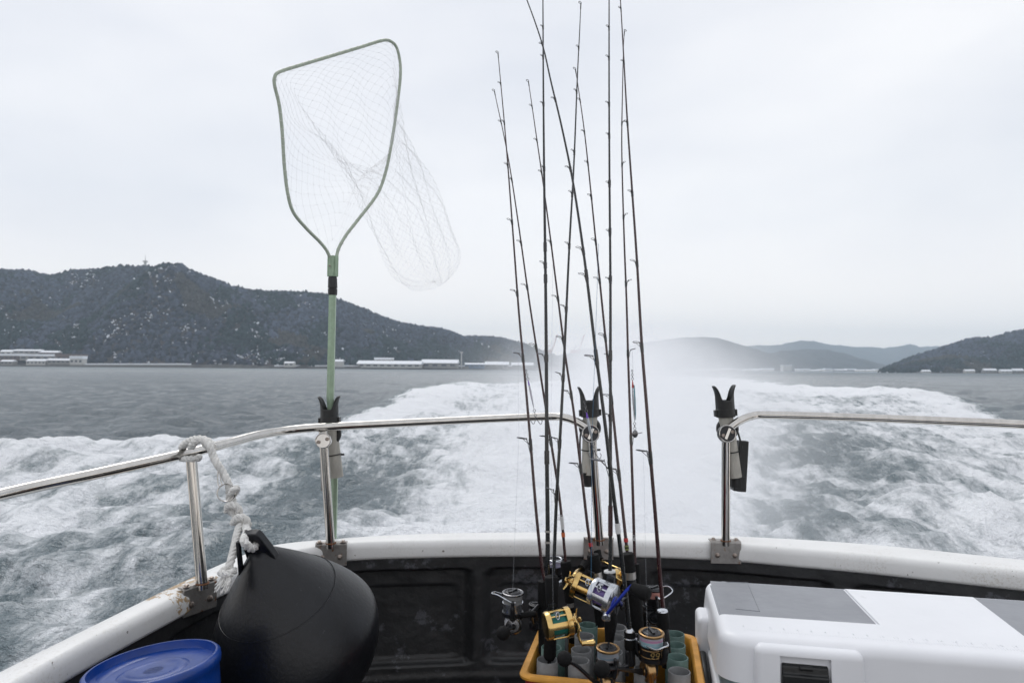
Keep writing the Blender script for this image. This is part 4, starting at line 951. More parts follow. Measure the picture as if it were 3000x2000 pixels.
def spinning(rod, label, sp, up, to_rod, k, rimM, lineM, bodyM, bail=-1, handle=None, topM=GUN, skirtM=GUN, hubside=None, stem=None):
    """sp: centre of the spool's top rim; up: spool axis; to_rod: direction towards the rod; k: spool radius; handle: (knob centre, knob kind)"""
    up = Vector(up).normalized(); tr = Vector(to_rod); tr = (tr-up*tr.dot(up)).normalized(); sd = up.cross(tr).normalized()
    bc_ = sp-up*k*3.0
    # body (gear case) is the reel's mesh, the rest are its sub-parts
    mb = MB(); mb.ball(bc_, k*.80, 16, 10, (1.0, .62, 1.15), (tr, sd, up)); mb.lathe(bc_, up, [(k*.5, -.2*k), (k*.62, .9*k), (k*.5, 1.3*k)], 20)
    mb.tube([bc_+tr*k*.4+up*k*.3, bc_+tr*k*1.3+up*k*.95, bc_+tr*k*2.05+up*k*1.05], [k*.36, k*.20, k*.22], 10, flat=.6)
    if stem is not None: mb.tube([bc_+tr*k*1.8+up*k, stem+up*k*.9], k*.17, 8); mb.tube([stem-up*k*.3, stem+up*k*2.1], k*.2, 8)
    else: mb.tube([bc_+tr*k*2.1+up*k*.1, bc_+tr*k*2.1+up*k*2.2], k*.18, 8)
    o = mb.build('reel', bodyM, rod, 40); o['label'] = label
    hs_ = hubside if hubside is not None else sd
    MB().lathe(bc_, hs_, [(k*.86, 0), (k*.86, k*.50), (k*.78, k*.62), (k*.66, k*.66), (k*.60, k*.60), (k*.34, k*.62), (k*.32, k*.74), (k*.12, k*.78), (0, k*.78)], 26).build('side_plate', rimM, o)
    MB().lathe(sp, up, [(k*.55, -1.9*k), (k*.90, -1.75*k), (k*.93, -1.05*k), (k*.98, -.98*k), (k*.98, -.90*k), (k*.8, -.88*k)], 32).build('spool_skirt', skirtM, o)
    MB().lathe(sp, up, [(k*.90, -.92*k), (k*.90, -.14*k)], 32).build('line_winding', lineM, o)
    MB().lathe(sp, up, [(k*.86, -.16*k), (k, -.13*k), (k*1.02, -.05*k), (k, .02*k), (k*.90, .05*k), (k*.80, .0), (k*.78, -.04*k)], 32).build('spool_rim', rimM, o)
    mb = MB(); mb.lathe(sp, up, [(k*.79, -.06*k), (k*.70, .08*k), (k*.66, .05*k), (k*.5, .10*k), (k*.46, .06*k), (0, .10*k)], 28); mb.box(sp+up*k*.14, (tr+sd).normalized(), (tr-sd).normalized(), up, k*.55, k*.10, k*.08); mb.build('drag_knob', topM, o)
    # rotor with two arms
    mb = MB(); mb.lathe(sp, up, [(k*.62, -2.35*k), (k*.98, -2.1*k), (k*1.0, -1.78*k), (k*.93, -1.78*k)], 28)
    for s in (-1, 1):
        a = (sd*.92*s*(bail if bail else 1)+tr*(-.1)).normalized()
        mb.tube(crv([sp-up*2.1*k+a*k*.7, sp-up*1.9*k+a*k*1.12, sp-up*1.2*k+a*k*1.26, sp-up*.55*k+a*k*1.24], 5), [k*.22]*12+[k*.17]*4, 8, flat=1.2)
        mb.ball(sp-up*.55*k+a*k*1.24, k*.20, 8, 6)
    mb.build('rotor', bodyM, o, 50)
    if bail:
        bd = Vector(bail_dir) if False else None
        a = sd*bail; f0 = (sd*.92+tr*-.1).normalized(); fwd = -tr*.0
        ou = BAIL[0]
        p0 = sp-up*.5*k+f0*k*1.26; p1 = sp-up*.5*k-f0*k*1.26
        pts = [p0, p0+ou*k*.5-up*k*.18, sp+ou*k*1.55+f0*k*.75-up*k*.25, sp+ou*k*1.95-up*k*.12, sp+ou*k*1.55-f0*k*.75+up*k*.02, p1+ou*k*.45+up*k*.05, p1]
        MB().tube(crv(pts, 6), [k*.12]*5+[k*.065]*32, 8).build('bail_wire', SILVER, o)
    if handle:
        kp, kind = handle; h0 = bc_+hs_*k*.7
        el = h0.lerp(kp, .62)+up*k*.1
        MB().tube(crv([h0-hs_*k*.4, h0+hs_*k*.25, el, kp.lerp(el, .35)], 5), [k*.26]*6+[k*.17]*10, 8).build('crank', bodyM, o)
        kn = MB()
        if kind == 'ball': kn.ball(kp, k*.62, 18, 12)
        else: kn.tube([kp-kind*.4, kp, kp+kind*.6, kp+kind*.8], [k*.28, k*.45, k*.36, k*.2], 12)
        kn.build('knob', EVA, o); MB().tube([kp.lerp(el, .35), kp.lerp(el, .15)], k*.2, 8).build('knob_collar', SILVER, o)
    return o
BAIL = [Vector((-1, 0, 0))]
def conv(rod, label, c, axis, up, k, bodyM, lineM, crank, wid=1.75, shell=None, starM=None, knobM=None, seat=None):
    """drum reel: c centre; axis spool axis (towards the crank); crank: list of points ending at the knob, knob end"""
    ax_ = Vector(axis).normalized(); up = Vector(up); up = (up-ax_*up.dot(ax_)).normalized(); fw = ax_.cross(up).normalized(); starM = starM or bodyM
    if fw.y > 0: fw = -fw
    W_ = k*wid
    mb = MB()
    mb.lathe(c-ax_*W_*.5, -ax_, [(k*.92, -k*.12), (k, -k*.06), (k, k*.18), (k*.93, k*.30), (k*.7, k*.38), (0, k*.42)], 40)
    mb.lathe(c+ax_*W_*.5, ax_, [(k*.92, -k*.12), (k*1.08, -k*.08), (k*1.08, k*.30), (k*1.0, k*.36), (k*.75, k*.40), (k*.5, k*.46), (0, k*.48)], 40)
    for a in (55, 88, 125, 215, 250, 300):
        d = fw*math.cos(R(a))+up*math.sin(R(a)); mb.tube([c-ax_*W_*.5+d*k*.93, c+ax_*W_*.5+d*k*.93], k*.07, 8)
    # front cross plate
    pl = []
    for a in np.linspace(-2, 26, 6):
        d = fw*math.cos(R(a))+up*math.sin(R(a)); pl += [c-ax_*W_*.5+d*k*.97, c+ax_*W_*.5+d*k*.97]
    mb.add(pl, [(2*i, 2*i+1, 2*i+3, 2*i+2) for i in range(5)])
    for (a0, a1) in (shell or []):
        pl = []
        for a in np.linspace(a0, a1, 12):
            d = fw*math.cos(R(a))+up*math.sin(R(a)); pl += [c-ax_*W_*.55+d*k*.98, c-ax_*W_*.2+d*k*1.02, c+ax_*W_*.25+d*k*1.04, c+ax_*W_*.55+d*k*1.08]
        mb.add(pl, [(4*i+q, 4*i+q+1, 4*i+q+5, 4*i+q+4) for i in range(11) for q in range(3)])
    o = mb.build('reel', bodyM, rod, 40); o['label'] = label
    MB().lathe(c-ax_*W_*.42, ax_, [(k*.78, 0), (k*.80, W_*.03), (k*.72, W_*.06), (k*.72, W_*.78), (k*.80, W_*.81), (k*.78, W_*.84)], 32).build('spool', lineM, o)
    mb = MB(); mb.box(c+fw*k*.45+up*k*.90-ax_*W_*.08, ax_, fw, up, k*.16, k*.12, k*.16); mb.ring(c+fw*k*.70+up*k*.84-ax_*W_*.08, fw+up*.3, k*.12, k*.04, 14, 6, 2.0); mb.build('line_guide', SILVER, o)
    hb_ = c+ax_*(W_*.5+k*.42)
    mb = MB(); mb.lathe(hb_, ax_, [(k*.34, 0), (k*.34, k*.25), (k*.22, k*.3), (k*.2, k*.7), (0, k*.72)], 18)
    for i in range(5):
        a = 2*math.pi*i/5+.4; d = fw*math.cos(a)+up*math.sin(a); mb.tube([hb_+ax_*k*.38+d*k*.1, hb_+ax_*k*.42+d*k*.5, hb_+ax_*k*.52+d*k*.80], [k*.13, k*.11, k*.07], 6, flat=.6)
    mb.build('drag_star', starM, o)
    pts, kdir, kr, kl = crank
    MB().tube(crv([hb_+ax_*k*.6]+pts, 5), k*.085, 8, flat=1.5).build('crank', starM, o)
    e_ = pts[-1]; kd = Vector(kdir).normalized()
    MB().lathe(e_, kd, [(kr*.5, 0), (kr*.9, kl*.06), (kr*.72, kl*.2), (kr*.8, kl*.5), (kr*.95, kl*.8), (kr, kl*.92), (kr*.7, kl), (0, kl)], 20).build('knob', knobM or bodyM, o)
    MB().box(c-fw*k*1.05, up, ax_, fw, k*1.1, k*.28, k*.12).build('foot', GUN, o)
    return o

# ------------------------------------------------------------------ rods
def rod(label, pts, Ys, r0, mt, guides, side=-1, handle=None, gsize=(.0022, .011), wr=None, seat=None, tipring=True, stub=True):
    """pts: 2352-px polyline tip -> butt of the blank; guides: rows (2352-px) of the line guides"""
    n = len(pts); d = [0]
    for a, b in zip(pts, pts[1:]): d.append(d[-1]+math.hypot(b[0]-a[0], b[1]-a[1]))
    W3 = [Q(x, y, Ys[0]+(Ys[1]-Ys[0])*(dd/d[-1])**.8) for (x, y), dd in zip(pts, d)]
    C = crv(W3, 6); N = len(C); cum = [0]
    for a, b in zip(C, C[1:]): cum.append(cum[-1]+(b-a).length)
    rt = .0009; r0 *= .88; rad = [rt+(r0-rt)*(c/cum[-1])**.85 for c in cum]
    # lead out to the butt in its tube
    t = thing('fishing_rod', label, 'fishing rod', handle['butt'], 'fishing rods standing in the yellow crate')
    MB().tube(C, rad, 10).build('blank', mt, t)
    rows = [p[1] for p in pts]
    pix = []
    cpx = crv([Vector((x, y, 0)) for x, y in pts], 6)
    gi = []
    for g in guides:
        i = min(range(N), key=lambda q: abs(cpx[q].y-g)); gi.append((i, g))
    for m_, (i, g) in enumerate(gi):
        f = (i/N); p = C[i]; dr = (C[min(i+1, N-1)]-C[max(i-1, 0)]).normalized(); r = rad[i]
        gr = gsize[0]+(gsize[1]-gsize[0])*max(0, (g-0)/1100)**2.2
        out = Vector((side*.96, -.28+.25*math.sin(g), 0)); out = (out-dr*out.dot(dr)).normalized(); sdv = dr.cross(out)
        off = r+gr*1.45; nrm = (dr*.94+out*.22).normalized()
        c = p+out*off-dr*gr*.5
        mb = MB(); mb.ring(c, nrm, gr, max(.0005, gr*.10), 18, 6)
        for s in (-1, 1): mb.tube([p+out*r+dr*gr*.9, c-out*gr*.35+sdv*s*gr*.92], max(.00045, gr*.06), 5)
        mb.tube([p+out*r+dr*gr*2.6, c-out*gr*.98], max(.00045, gr*.06), 5)
        go = mb.build('line_guide', GUIDE if gr > .005 else GUIDEK, t)
        MB().tube([p-dr*gr*.2, p+dr*(.006+gr*1.5)], r*1.14+.0002, 8).build('wrap', WRAP, t)
    if tipring:
        p = C[0]; dr = (C[0]-C[2]).normalized(); MB().ring(p+dr*.006+Vector((side*.002, 0, 0)), Vector((.3, -.8, .5)), .0035, .0007, 14, 5).tube([p-dr*.01, p+dr*.003], .0014, 6).build('tip_guide', GUIDEK, t)
    if wr:
        for (yy, L, mt2) in wr:
            i = min(range(N), key=lambda q: abs(cpx[q].y-yy)); p = C[i]; dr = (C[min(i+1, N-1)]-C[i-1]).normalized(); MB().tube([p-dr*L/2, p+dr*L/2], rad[i]*1.22+.0003, 10).build('band', mt2, t)
    # handle: list of (z1-pixel-x, z1-pixel-y, radius, material name)
    prev = None
    for nm, mt3, seg in handle['parts']:
        q = [(P(1420+.287*x, 1550+.287*y, handle['Y']), rr_) for x, y, rr_ in seg]
        MB().tube([a for a, _ in q], [b for _, b in q], 18).build(nm, mt3, t)
    return t, C
ORANGE = mat('orange_band', (.55, .12, .03), .4); REDB = mat('red_band', (.42, .02, .02), .4); WHITEB = mat('white_print', (.6, .6, .6), .4); OLIVE = mat('olive_band', (.14, .17, .04), .4); SILB = mat('silver_band', (.45, .43, .41), .3, .8)
def Z(x, y, Y): return P(1420+.287*x, 1550+.287*y, Y)
g = .0125
def tb(i, j): return Vector((TUB[(i, j)].x, TUB[(i, j)].y, EYE-.70))
RODS = {}
RODS[1] = rod('leftmost fishing rod, maroon, with small grey spooled reel out to its left', [(1144, 125), (1150, 190), (1158, 278), (1168, 400), (1180, 560), (1192, 720), (1205, 860), (1218, 1010), (1232, 1180), (1245, 1300), (1253, 1335)], (1.62, 1.50), .0042, BLANKR, [190, 277, 388, 512, 655, 812, 1015], -1,
    dict(butt=tb(0, 2), Y=1.50, parts=[('foregrip', EVA, [(588, 525, .0095), (590, 560, .0105), (592, 800, .0105)]), ('reel_seat', GUN, [(592, 800, .009), (594, 1000, .009)]), ('rear_grip', EVA, [(594, 1000, .0105), (600, 1240, .0105), (600, 1300, .008)])]), gsize=(.0022, .013))
RODS[2] = rod('slim maroon rod with short tip crossing the leftmost rod, orange band by its grip', [(1136, 212), (1143, 245), (1155, 300), (1172, 390), (1193, 530), (1214, 680), (1240, 850), (1268, 1030), (1286, 1150), (1299, 1290)], (1.72, 1.60), .0040, BLANKR, [280, 420, 545, 662, 802, 1005], -1,
    dict(butt=tb(1, 3), Y=1.60, parts=[('foregrip', EVA, [(825, 325, .012), (830, 350, .0135), (845, 500, .0115), (870, 740, .0115)]), ('reel_seat', SILB, [(872, 745, .008), (875, 790, .008)]), ('rear_grip', EVA, [(878, 790, .010), (900, 1000, .011), (905, 1150, .010)])]), wr=[(1230, .010, ORANGE), (1200, .03, WHITEB)])
RODS[3] = rod('thickest black rod standing upright left of the centre', [(1246, -120), (1247, 0), (1248, 200), (1250, 420), (1253, 640), (1255, 850), (1256, 1050), (1258, 1220), (1257, 1345)], (1.66, 1.54), .0062, BLANK, [45, 125, 240, 395, 615, 800], -1,
    dict(butt=tb(0, 3), Y=1.54, parts=[('foregrip', EVA, [(640, 520, .011), (645, 700, .011), (640, 800, .010)]), ('reel_seat', GUN, [(640, 800, .009), (640, 1000, .009)]), ('rear_grip', EVA, [(640, 1000, .011), (640, 1250, .011)])]), wr=[(1210, .004, SILB), (1240, .004, SILB), (1060, .03, WRAP), (560, .022, WRAP), (640, .02, WRAP)])
RODS[4] = rod('slim dark rod leaning left across the thick black rod, grip above the rear gold reel', [(1214, 190), (1220, 230), (1233, 320), (1246, 410), (1262, 530), (1281, 680), (1299, 820), (1317, 940), (1336, 1090), (1350, 1210), (1361, 1275)], (1.70, 1.58), .0042, BLANKR, [245, 317, 395, 565, 668, 772, 905, 1073], -1,
    dict(butt=tb(2, 2), Y=1.58, parts=[('foregrip', EVA, [(1105, 255, .013), (1108, 275, .0145), (1125, 430, .0155)]), ('reel_seat', SILB, [(1126, 432, .0145), (1140, 500, .0145)]), ('seat_body', GUN, [(1140, 500, .010), (1175, 800, .010)]), ('rear_grip', EVA, [(1160, 720, .013), (1195, 980, .014)])]), wr=[(1246, .008, REDB)])
RODS[5] = rod('black rod leaning right, wire tip loop near the top edge, above the front gold reel', [(1334, 12), (1331, 80), (1326, 180), (1318, 380), (1308, 560), (1300, 730), (1294, 860), (1286, 1010), (1278, 1150), (1273, 1280), (1271, 1330)], (1.50, 1.42), .0044, BLANK, [113, 220, 330, 450, 571, 698, 862, 1010, 1128], -1,
    dict(butt=tb(0, 1), Y=1.42, parts=[('foregrip', EVA, [(678, 478, .0125), (680, 495, .0145), (688, 700, .0130), (690, 785, .0115)]), ('reel_seat', GUN, [(690, 785, .0105), (672, 1100, .0105)]), ('rear_grip', EVA, [(670, 1100, .0125), (664, 1290, .0130), (662, 1325, .009)]), ('butt', GUN, [(661, 1325, .004), (658, 1380, .004)])]), gsize=(.0022, .009))
RODS[6] = rod('long black rod arching left out of the top of the picture', [(1180, -70), (1210, 0), (1245, 100), (1266, 190), (1292, 300), (1318, 430), (1343, 600), (1366, 790), (1388, 960), (1406, 1110), (1425, 1260), (1438, 1370), (1446, 1450)], (1.42, 1.36), .0052, BLANK, [92, 222, 385, 575, 625, 820, 1057], -1,
    dict(butt=tb(3, 1), Y=1.36, parts=[('winding_check', SILVER, [(1474, 1010, .006), (1478, 1035, .009), (1479, 1100, .0105), (1480, 1104, .0115), (1480, 1112, .0115)]), ('foregrip', EVA, [(1480, 1040, .0108), (1482, 1200, .0108), (1484, 1220, .009)]), ('reel_seat', GUN, [(1484, 1220, .0095), (1490, 1380, .0095)])]), gsize=(.0022, .015), wr=[(1222, .02, WHITEB), (820, .03, WRAP), (625, .02, WRAP)])
RODS[7] = rod('slim maroon rod crossing behind the upright black rod right of centre, red band low down', [(1322, 162), (1328, 200), (1342, 300), (1354, 410), (1366, 530), (1379, 660), (1390, 770), (1402, 890), (1414, 1010), (1428, 1150), (1441, 1270)], (1.64, 1.50), .0042, BLANKR, [230, 297, 375, 457, 545, 648, 765, 910, 1073], -1,
    dict(butt=tb(3, 2), Y=1.48, parts=[('foregrip', EVA, [(1455, 243, .0125), (1457, 258, .0142), (1475, 425, .0142)]), ('reel_seat', SILB, [(1476, 428, .0135), (1482, 500, .0135)]), ('seat_body', GUN, [(1482, 500, .012), (1510, 650, .012)]), ('rear_grip', EVA, [(1530, 640, .0150), (1553, 1030, .0150)]), ('butt', SILB, [(1553, 1035, .0115), (1556, 1080, .0115)])]), wr=[(1238, .008, REDB), (1258, .01, OLIVE), (1262, .004, WRAP)])
RODS[8] = rod('perfectly upright black rod above the silver and blue reel', [(1399, -140), (1399, 0), (1399, 200), (1400, 420), (1402, 640), (1402, 850), (1402, 1050), (1402, 1220), (1401, 1335)], (1.50, 1.40), .0046, BLANK, [50, 133, 228, 325, 425, 545, 650, 800, 940], -1,
    dict(butt=tb(2, 1), Y=1.40, parts=[('winding_check', WHITEB, [(1275, 420, .0115), (1276, 436, .0120)]), ('foregrip', EVA, [(1275, 436, .0125), (1278, 500, .0125), (1282, 600, .0110)]), ('reel_seat', GUN, [(1282, 600, .0105), (1285, 850, .0105)]), ('rear_grip', EVA, [(1285, 850, .0115), (1286, 930, .0135), (1275, 1100, .0095), (1272, 1170, .0080)])]), wr=[(430, .012, WRAP), (545, .012, WRAP), (650, .012, WRAP), (800, .02, WRAP), (1190, .06, BLANKR)], gsize=(.0024, .006))
RODS[9] = rod('slim maroon rod with guides on its right side, second from the right', [(1434, 75), (1432, 110), (1430, 200), (1428, 320), (1430, 430), (1434, 560), (1439, 690), (1443, 830), (1449, 1000), (1454, 1150), (1458, 1280), (1462, 1330)], (1.72, 1.60), .0042, BLANKR, [278, 382, 502, 650, 800, 1012], 1,
    dict(butt=tb(4, 3), Y=1.60, parts=[('foregrip', EVA, [(1543, 350, .0085), (1550, 600, .0095)]), ('reel_seat', GUN, [(1550, 600, .009), (1600, 850, .009)]), ('rear_grip', EVA, [(1600, 850, .011), (1640, 1000, .011)])]), gsize=(.0022, .011))
RODS[10] = rod('rightmost fishing rod, maroon, running down to the large black and gold reel', [(1420, -60), (1425, 0), (1433, 140), (1441, 280), (1452, 440), (1463, 600), (1474, 790), (1485, 930), (1495, 1060), (1505, 1180), (1515, 1310), (1523, 1395)], (1.52, 1.44), .0050, BLANKR, [23, 147, 287, 438, 610, 803, 1047], -1,
    dict(butt=tb(4, 1), Y=1.44, parts=[('winding_check', SILVER, [(1814, 822, .0105), (1815, 836, .0115)]), ('foregrip', EVA, [(1815, 836, .0125), (1828, 1000, .0130)]), ('reel_seat', GUN, [(1828, 1000, .0105), (1860, 1400, .0105)])]), gsize=(.0022, .013))
UP = Vector((0, -.05, 1))
# reels: A grey, B lavender, C pink, D blue-grey, E large gold skirt, F dark; gold front, gold rear, gold far, silver
BAIL[0] = Vector((-1, -.05, 0)); spinning(RODS[1][0], 'small spinning reel with grey line and side plate facing the viewer', Z(287, 640, 1.46), UP, (1, .1, 0), .0225, GUIDE, LGREY, GUN, 1, (Z(190, 1058, 1.40), 'ball'), topM=GUN, hubside=Vector((.05, -1, .1)), skirtM=SILVER, stem=Z(560, 860, 1.50))
BAIL[0] = Vector((.3, -.6, 0)); spinning(RODS[2][0], 'spinning reel with lavender line half hidden behind the grips', Z(712, 298, 1.70), UP, (.6, -.6, 0), .0195, SILVER, LLAV, GUN, 1, None)
BAIL[0] = Vector((-.2, -.4, 0)); spinning(RODS[3][0], 'dark spinning reel between the grey reel and the front gold reel', Z(520, 760, 1.64), UP, (1, -.6, 0), .0160, GUN, GUN, GUN, 0, (Z(470, 865, 1.45), Vector((-.03, 0, -.004))), hubside=Vector((-.3, -1, 0)))
BAIL[0] = Vector((1, -.1, 0)); spinning(RODS[9][0], 'spinning reel with salmon pink line behind the rightmost rod', Z(1732, 600, 1.57), UP, (-1, .1, 0), .0205, GUN, LPINK, GUN, 1, None)
BAIL[0] = Vector((.0, -.35, 0)); dD = spinning(RODS[6][0], 'front spinning reel with bronze rims and blue grey line', Z(1258, 1205, 1.295), (0, -.06, 1), (.9, .5, 0), .0218, GOLDD, LBLUE, GUN, 0, (Z(815, 1318, 1.235), 'ball'), hubside=Vector((-1, -.2, 0)))
BAIL[0] = Vector((.05, -.62, -.38)); eE = spinning(RODS[10][0], 'largest spinning reel with bronze rim, rainbow line and gold lettered skirt', Z(1702, 1050, 1.345), (0, -.06, 1), (.6, .8, 0), .0245, GOLDD, LMULTI, GUN, 1, (Z(1195, 1425, 1.24), 'ball'), hubside=Vector((-1, -.3, 0)), skirtM=GUN)
MB().tube([Z(1690, 1460, 1.33), Z(1700, 1560, 1.33)], .012, 8, flat=.5).build('body_plate', GOLDD, eE)
# skirt lettering
spc = Z(1702, 1050, 1.345); kk = .0245
for ch, off in (('9', -.0048), ('9', .0048)):
    M = Matrix.Identity(4); M.col[0] = (1, 0, 0, 0); M.col[1] = (.25, 0, .97, 0); M.col[2] = (0, -1, 0, 0); M.translation = spc+Vector((off, -kk*.955-.0006, -kk*1.72))
    t_ = text_mesh(ch, .020, .0004, '', GOLD, None, M); t_.build('skirt_letter', GOLD, eE, 0)
mb = MB()
for h in (1.12, 1.68): mb.ring(spc-Vector((0, -.06, 1)).normalized()*kk*h, (0, -.06, 1), kk*.935, .0006, 32, 5)
mb.build('skirt_ring', GOLDD, eE)
conv(RODS[5][0], 'front gold drum reel wound with teal line', Z(745, 965, 1.375), (1, .22, .12), Z1, .0275, GOLD, LTEAL, ([Z(925, 900, 1.33), Z(960, 1000, 1.32), Z(955, 1080, 1.32), Z(985, 1162, 1.32)], (1, -.05, .08), .0062, .0265), wid=1.25)
conv(RODS[4][0], 'rear gold drum reel seen left of the silver reel', Z(1020, 600, 1.52), (-1, .30, .36), Vector((.3, -.2, 1)), .0265, GOLD, GUN, ([Z(905, 470, 1.50), Z(940, 420, 1.52), Z(985, 400, 1.55)], (.3, .4, .2), .010, .02), wid=1.3, knobM=EVA)
conv(RODS[7][0], 'far gold drum reel with long slotted crank behind the upright rod', Z(1375, 530, 1.50), (.25, -.3, .8), Vector((-1, 0, .3)), .020, GOLD, GUN, ([Z(1370, 400, 1.53), Z(1270, 360, 1.56), Z(1175, 310, 1.6)], (-.2, .3, .5), .011, .022), wid=1.1, knobM=EVA)
SB = Z(1205, 670, 1.355)
sr = conv(RODS[8][0], 'silver low profile drum reel with purple line and blue crank', SB, (1, -.62, -.30), Vector((-.3, 0, 1)), .0275, SILVER, LPURP, ([Z(1335, 700, 1.29), Z(1290, 800, 1.28), Z(1245, 868, 1.28)], (-.2, -.8, -.5), .0085, .010), wid=1.05, starM=SILVER, shell=[(82, 205), (-80, -52)])
BLU = mat('blue_anodised', (.006, .022, .24), .25, .6)
for c_ in list(sr.children):
    if c_.name.startswith('crank'): c_.data.materials[0] = BLU
    if c_.name.startswith('drag_star'): c_.data.materials[0] = GUN
MB().tube([Z(1240, 870, 1.275), Z(1370, 720, 1.27), Z(1440, 630, 1.27), Z(1505, 568, 1.275)], .0016, 8, flat=1.8).build('crank_bar', BLU, sr)
MB().tube([Z(1500, 580, 1.275), Z(1540, 605, 1.27), Z(1620, 645, 1.26), Z(1670, 670, 1.255), Z(1686, 678, 1.253)], [.008, .0105, .0135, .0125, .007], 18).build('knob', EVA, sr)

# lines and lures
def line(t, pts, r=.00018, mt=LINEM): MB().tube(pts, r, 4).build('fishing_line', mt, t, 0)
BLN = mat('blue_line', (.05, .17, .30), .5)
line(RODS[1][0], [Q(1190, 815, 1.52), Q(1192, 1000, 1.47), Z(285, 640, 1.44)])
line(RODS[8][0], [Q(1375, 560, 1.40), Q(1360, 1000, 1.36), Z(1085, 700, 1.33)], .00035, BLN)
line(RODS[10][0], [Q(1478, 1045, 1.42), Z(1650, 600, 1.38), Z(1660, 1100, 1.32)])
line(RODS[9][0], [Q(1452, 800, 1.60), Q(1455, 865, 1.55)])
line(RODS[5][0], [Q(1270, 600, 1.42), Q(1265, 1000, 1.40), Z(700, 900, 1.36)])
def lure(label, top, bot, w, mt, nose, extra=None, mtb=None):
    t = thing('fishing_lure', label, 'fishing lure', bot, 'metal jigs hooked onto the rods')
    d = (bot-top); L = d.length; d.normalize(); N = 16
    pts = [top+d*L*i/N for i in range(N+1)]; rad = [max(.0007, w*math.sin(math.pi*min(1, (i/N)**.8))**.75) for i in range(N+1)]
    b = MB().tube(pts, rad, 12, flat=.5).build('body', mt, t, 60)
    MB().tube(pts[:4], [r*1.06+.0002 for r in rad[:4]], 12, flat=.5).build('nose', nose, b, 60)
    if mtb: MB().tube([p+Vector((w*.5, -.0008, 0)) for p in pts[2:-1]], [r*.42 for r in rad[2:-1]], 8, flat=.9).build('back_stripe', mtb, b, 60)
    MB().ball(top+d*L*.13+Vector((w*.1, -w*.35, 0)), w*.32, 8, 6).build('eye', GUN, b)
    c = top-d*.002
    for k in range(5): MB().ring(c-d*.0045*k, (1, 0, 0) if k % 2 else (0, 1, 0), .0026-.0002*k, .0006, 12, 5).build('split_ring', GUIDE, t)
    c = bot+d*.002
    for k in range(3): MB().ring(c+d*.005*k, (1, 0, 0) if k % 2 else (0, 1, 0), .0028, .0006, 12, 5).build('split_ring', GUIDE, t)
    h0 = bot+d*.014; mb = MB()
    if extra == 'spoon': mb.ball(h0+d*.010, .0075, 12, 8, (.85, .25, 1.15))
    else:
        for s in (-1, 1): mb.tube(crv([h0, h0+d*.010+Vector((s*.003, 0, 0)), h0+d*.017+Vector((s*.008, 0, 0)), h0+d*.010+Vector((s*.012, 0, 0)), h0+d*.006+Vector((s*.0105, 0, 0))], 4), .0007, 5)
    mb.build('spoon' if extra == 'spoon' else 'assist_hook', GUIDE, t)
    return t
LUM = mat('clear_lure', (.50, .54, .58), .15, .2, .25, 90); LUS = mat('silver_lure', (.52, .55, .60), .15, .7, .2, 80); LUT = mat('teal_stripe', (.01, .20, .25), .2, .4); PUR = mat('purple_nose', (.16, .06, .48), .35); RDN = mat('red_nose', (.45, .04, .03), .35); LUP = mat('pearl_lure', (.62, .60, .68), .2, .3, .3, 150)
lure('clear barred lure with purple nose hanging in front of the middle post', Z(1048+20, -830+0, 1.36)+Vector((0, 0, 0)) if False else P(1718, 1207, 1.34), P(1736, 1297, 1.34), .0058, LUM, PUR)
lure('silver lure with teal back and red nose hanging beside a maroon rod', P(1853, 1112, 1.50), P(1859, 1238, 1.50), .0052, LUS, RDN, 'spoon', LUT)
lure('pearl and violet lure hanging on the leftmost rod', P(1547, 1112, 1.46), P(1565, 1200, 1.46), .0042, LUP, PUR)
line(RODS[9][0], [Q(1452, 812, 1.58), P(1852, 1090, 1.50)])
# printed letters on two blanks
for (rx, ry, Y, s) in ((1858, 1575, 1.578, 'BLJ'), (1640, 1515, 1.585, 'BLJ')):
    M = Matrix.Identity(4); dwn = (P(rx, ry-60, Y)-P(rx, ry+60, Y)).normalized()
    M.col[0] = (*dwn, 0); M.col[1] = (-1, 0, 0, 0); M.col[2] = (0, -1, 0, 0); M.translation = P(rx+3, ry, Y)
    text_mesh(s, .0105, .0002, '', WHITEB, None, M).build('printed_name', WHITEB, RODS[9 if rx > 1700 else 2][0], 0)

# ------------------------------------------------------------------ spray and haze
def vol(name, lo, hi, label, setup):
    mb = MB(); c = (Vector(lo)+Vector(hi))/2; h = (Vector(hi)-Vector(lo))/2
    mm = bpy.data.materials.new(name+'_air'); mm.use_nodes = True; t = mm.node_tree; t.nodes.clear(); out = t.nodes.new('ShaderNodeOutputMaterial'); pv = t.nodes.new('ShaderNodeVolumePrincipled'); t.links.new(pv.outputs[0], out.inputs['Volume'])
    setup(t, pv); mb.box(c, X1, Y1, Z1, h.x, h.y, h.z); o = mb.build(name, mm, None, 0); tag(o, label, None, None, 'stuff'); return o
def haze_set(t, pv):
    pv.inputs['Color'].default_value = (.76, .89, 1, 1); pv.inputs['Density'].default_value = .000125; pv.inputs['Anisotropy'].default_value = 0
vol('haze', (-9800, -60, -2.5), (9800, 8600, 520), 'thin cold haze over the bay', haze_set)
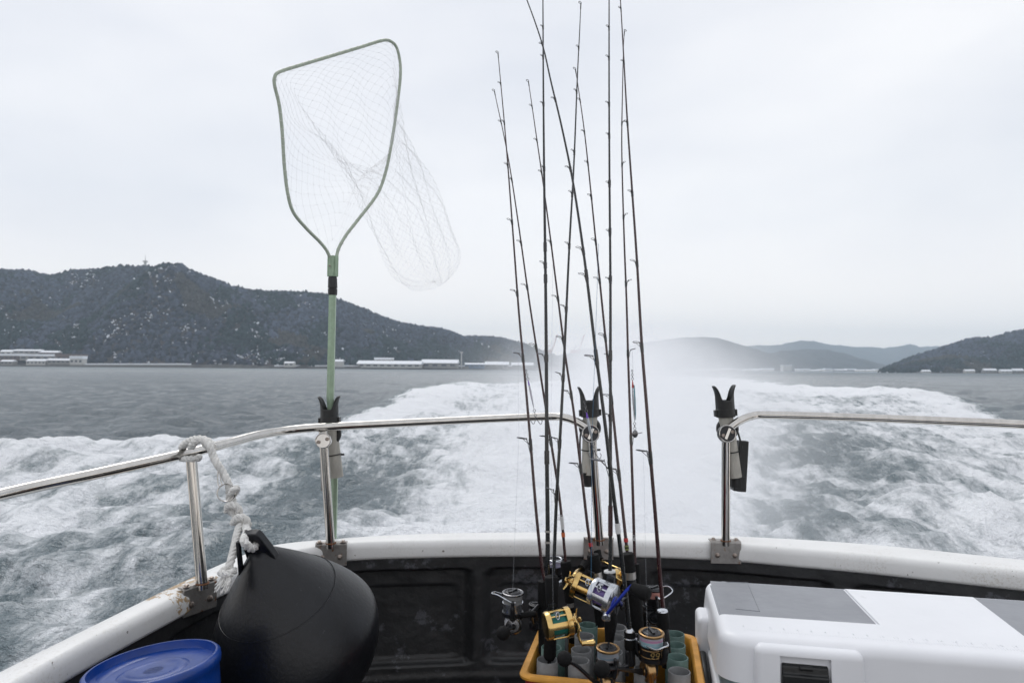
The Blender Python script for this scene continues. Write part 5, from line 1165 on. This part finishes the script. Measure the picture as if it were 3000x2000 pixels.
def spray_set(t, pv):
    n = t.nodes; L = t.links.new
    pv.inputs['Color'].default_value = (.97, .98, 1, 1); pv.inputs['Anisotropy'].default_value = .0
    ge = n.new('ShaderNodeNewGeometry'); sp = n.new('ShaderNodeSeparateXYZ'); L(ge.outputs['Position'], sp.inputs[0])
    def M(op, a, b=None, c=None):
        q = n.new('ShaderNodeMath'); q.operation = op
        for i, v in enumerate((a, b, c)):
            if v is None: continue
            if isinstance(v, (int, float)): q.inputs[i].default_value = v
            else: L(v, q.inputs[i])
        return q.outputs[0]
    X, Y, Zc = sp.outputs
    cx = M('MULTIPLY_ADD', Y, .185, .0); wx = M('MULTIPLY_ADD', Y, .098, .62)
    dx = M('DIVIDE', M('SUBTRACT', X, cx), wx); gx = M('EXPONENT', M('MULTIPLY', M('MULTIPLY', dx, dx), -1.0))
    top = M('MULTIPLY_ADD', Y, .080, 1.4); gz = n.new('ShaderNodeMapRange'); gz.interpolation_type = 'SMOOTHSTEP'; L(M('DIVIDE', Zc, top), gz.inputs[0]); gz.inputs[1].default_value = 1.25; gz.inputs[2].default_value = .15
    gy = n.new('ShaderNodeMapRange'); L(Y, gy.inputs[0]); gy.inputs[1].default_value = 58; gy.inputs[2].default_value = 30
    g0 = n.new('ShaderNodeMapRange'); L(Y, g0.inputs[0]); g0.inputs[1].default_value = 2.8; g0.inputs[2].default_value = 5.0
    nz = n.new('ShaderNodeTexNoise'); nz.inputs['Scale'].default_value = .38; nz.inputs['Detail'].default_value = 5; nz.inputs['Distortion'].default_value = .6; L(ge.outputs['Position'], nz.inputs['Vector'])
    nr = n.new('ShaderNodeMapRange'); L(nz.outputs[0], nr.inputs[0]); nr.inputs[1].default_value = .40; nr.inputs[2].default_value = .62; nr.inputs[3].default_value = .08
    d = M('MULTIPLY', M('MULTIPLY', gx, gz.outputs[0]), M('MULTIPLY', gy.outputs[0], M('MULTIPLY', nr.outputs[0], g0.outputs[0])))
    L(M('MULTIPLY', d, .40), pv.inputs['Density'])
vol('sea_spray', (-9, 2.7, -.3), (30, 60, 7), 'white spray and exhaust mist rising from the wake behind the stern', spray_set)
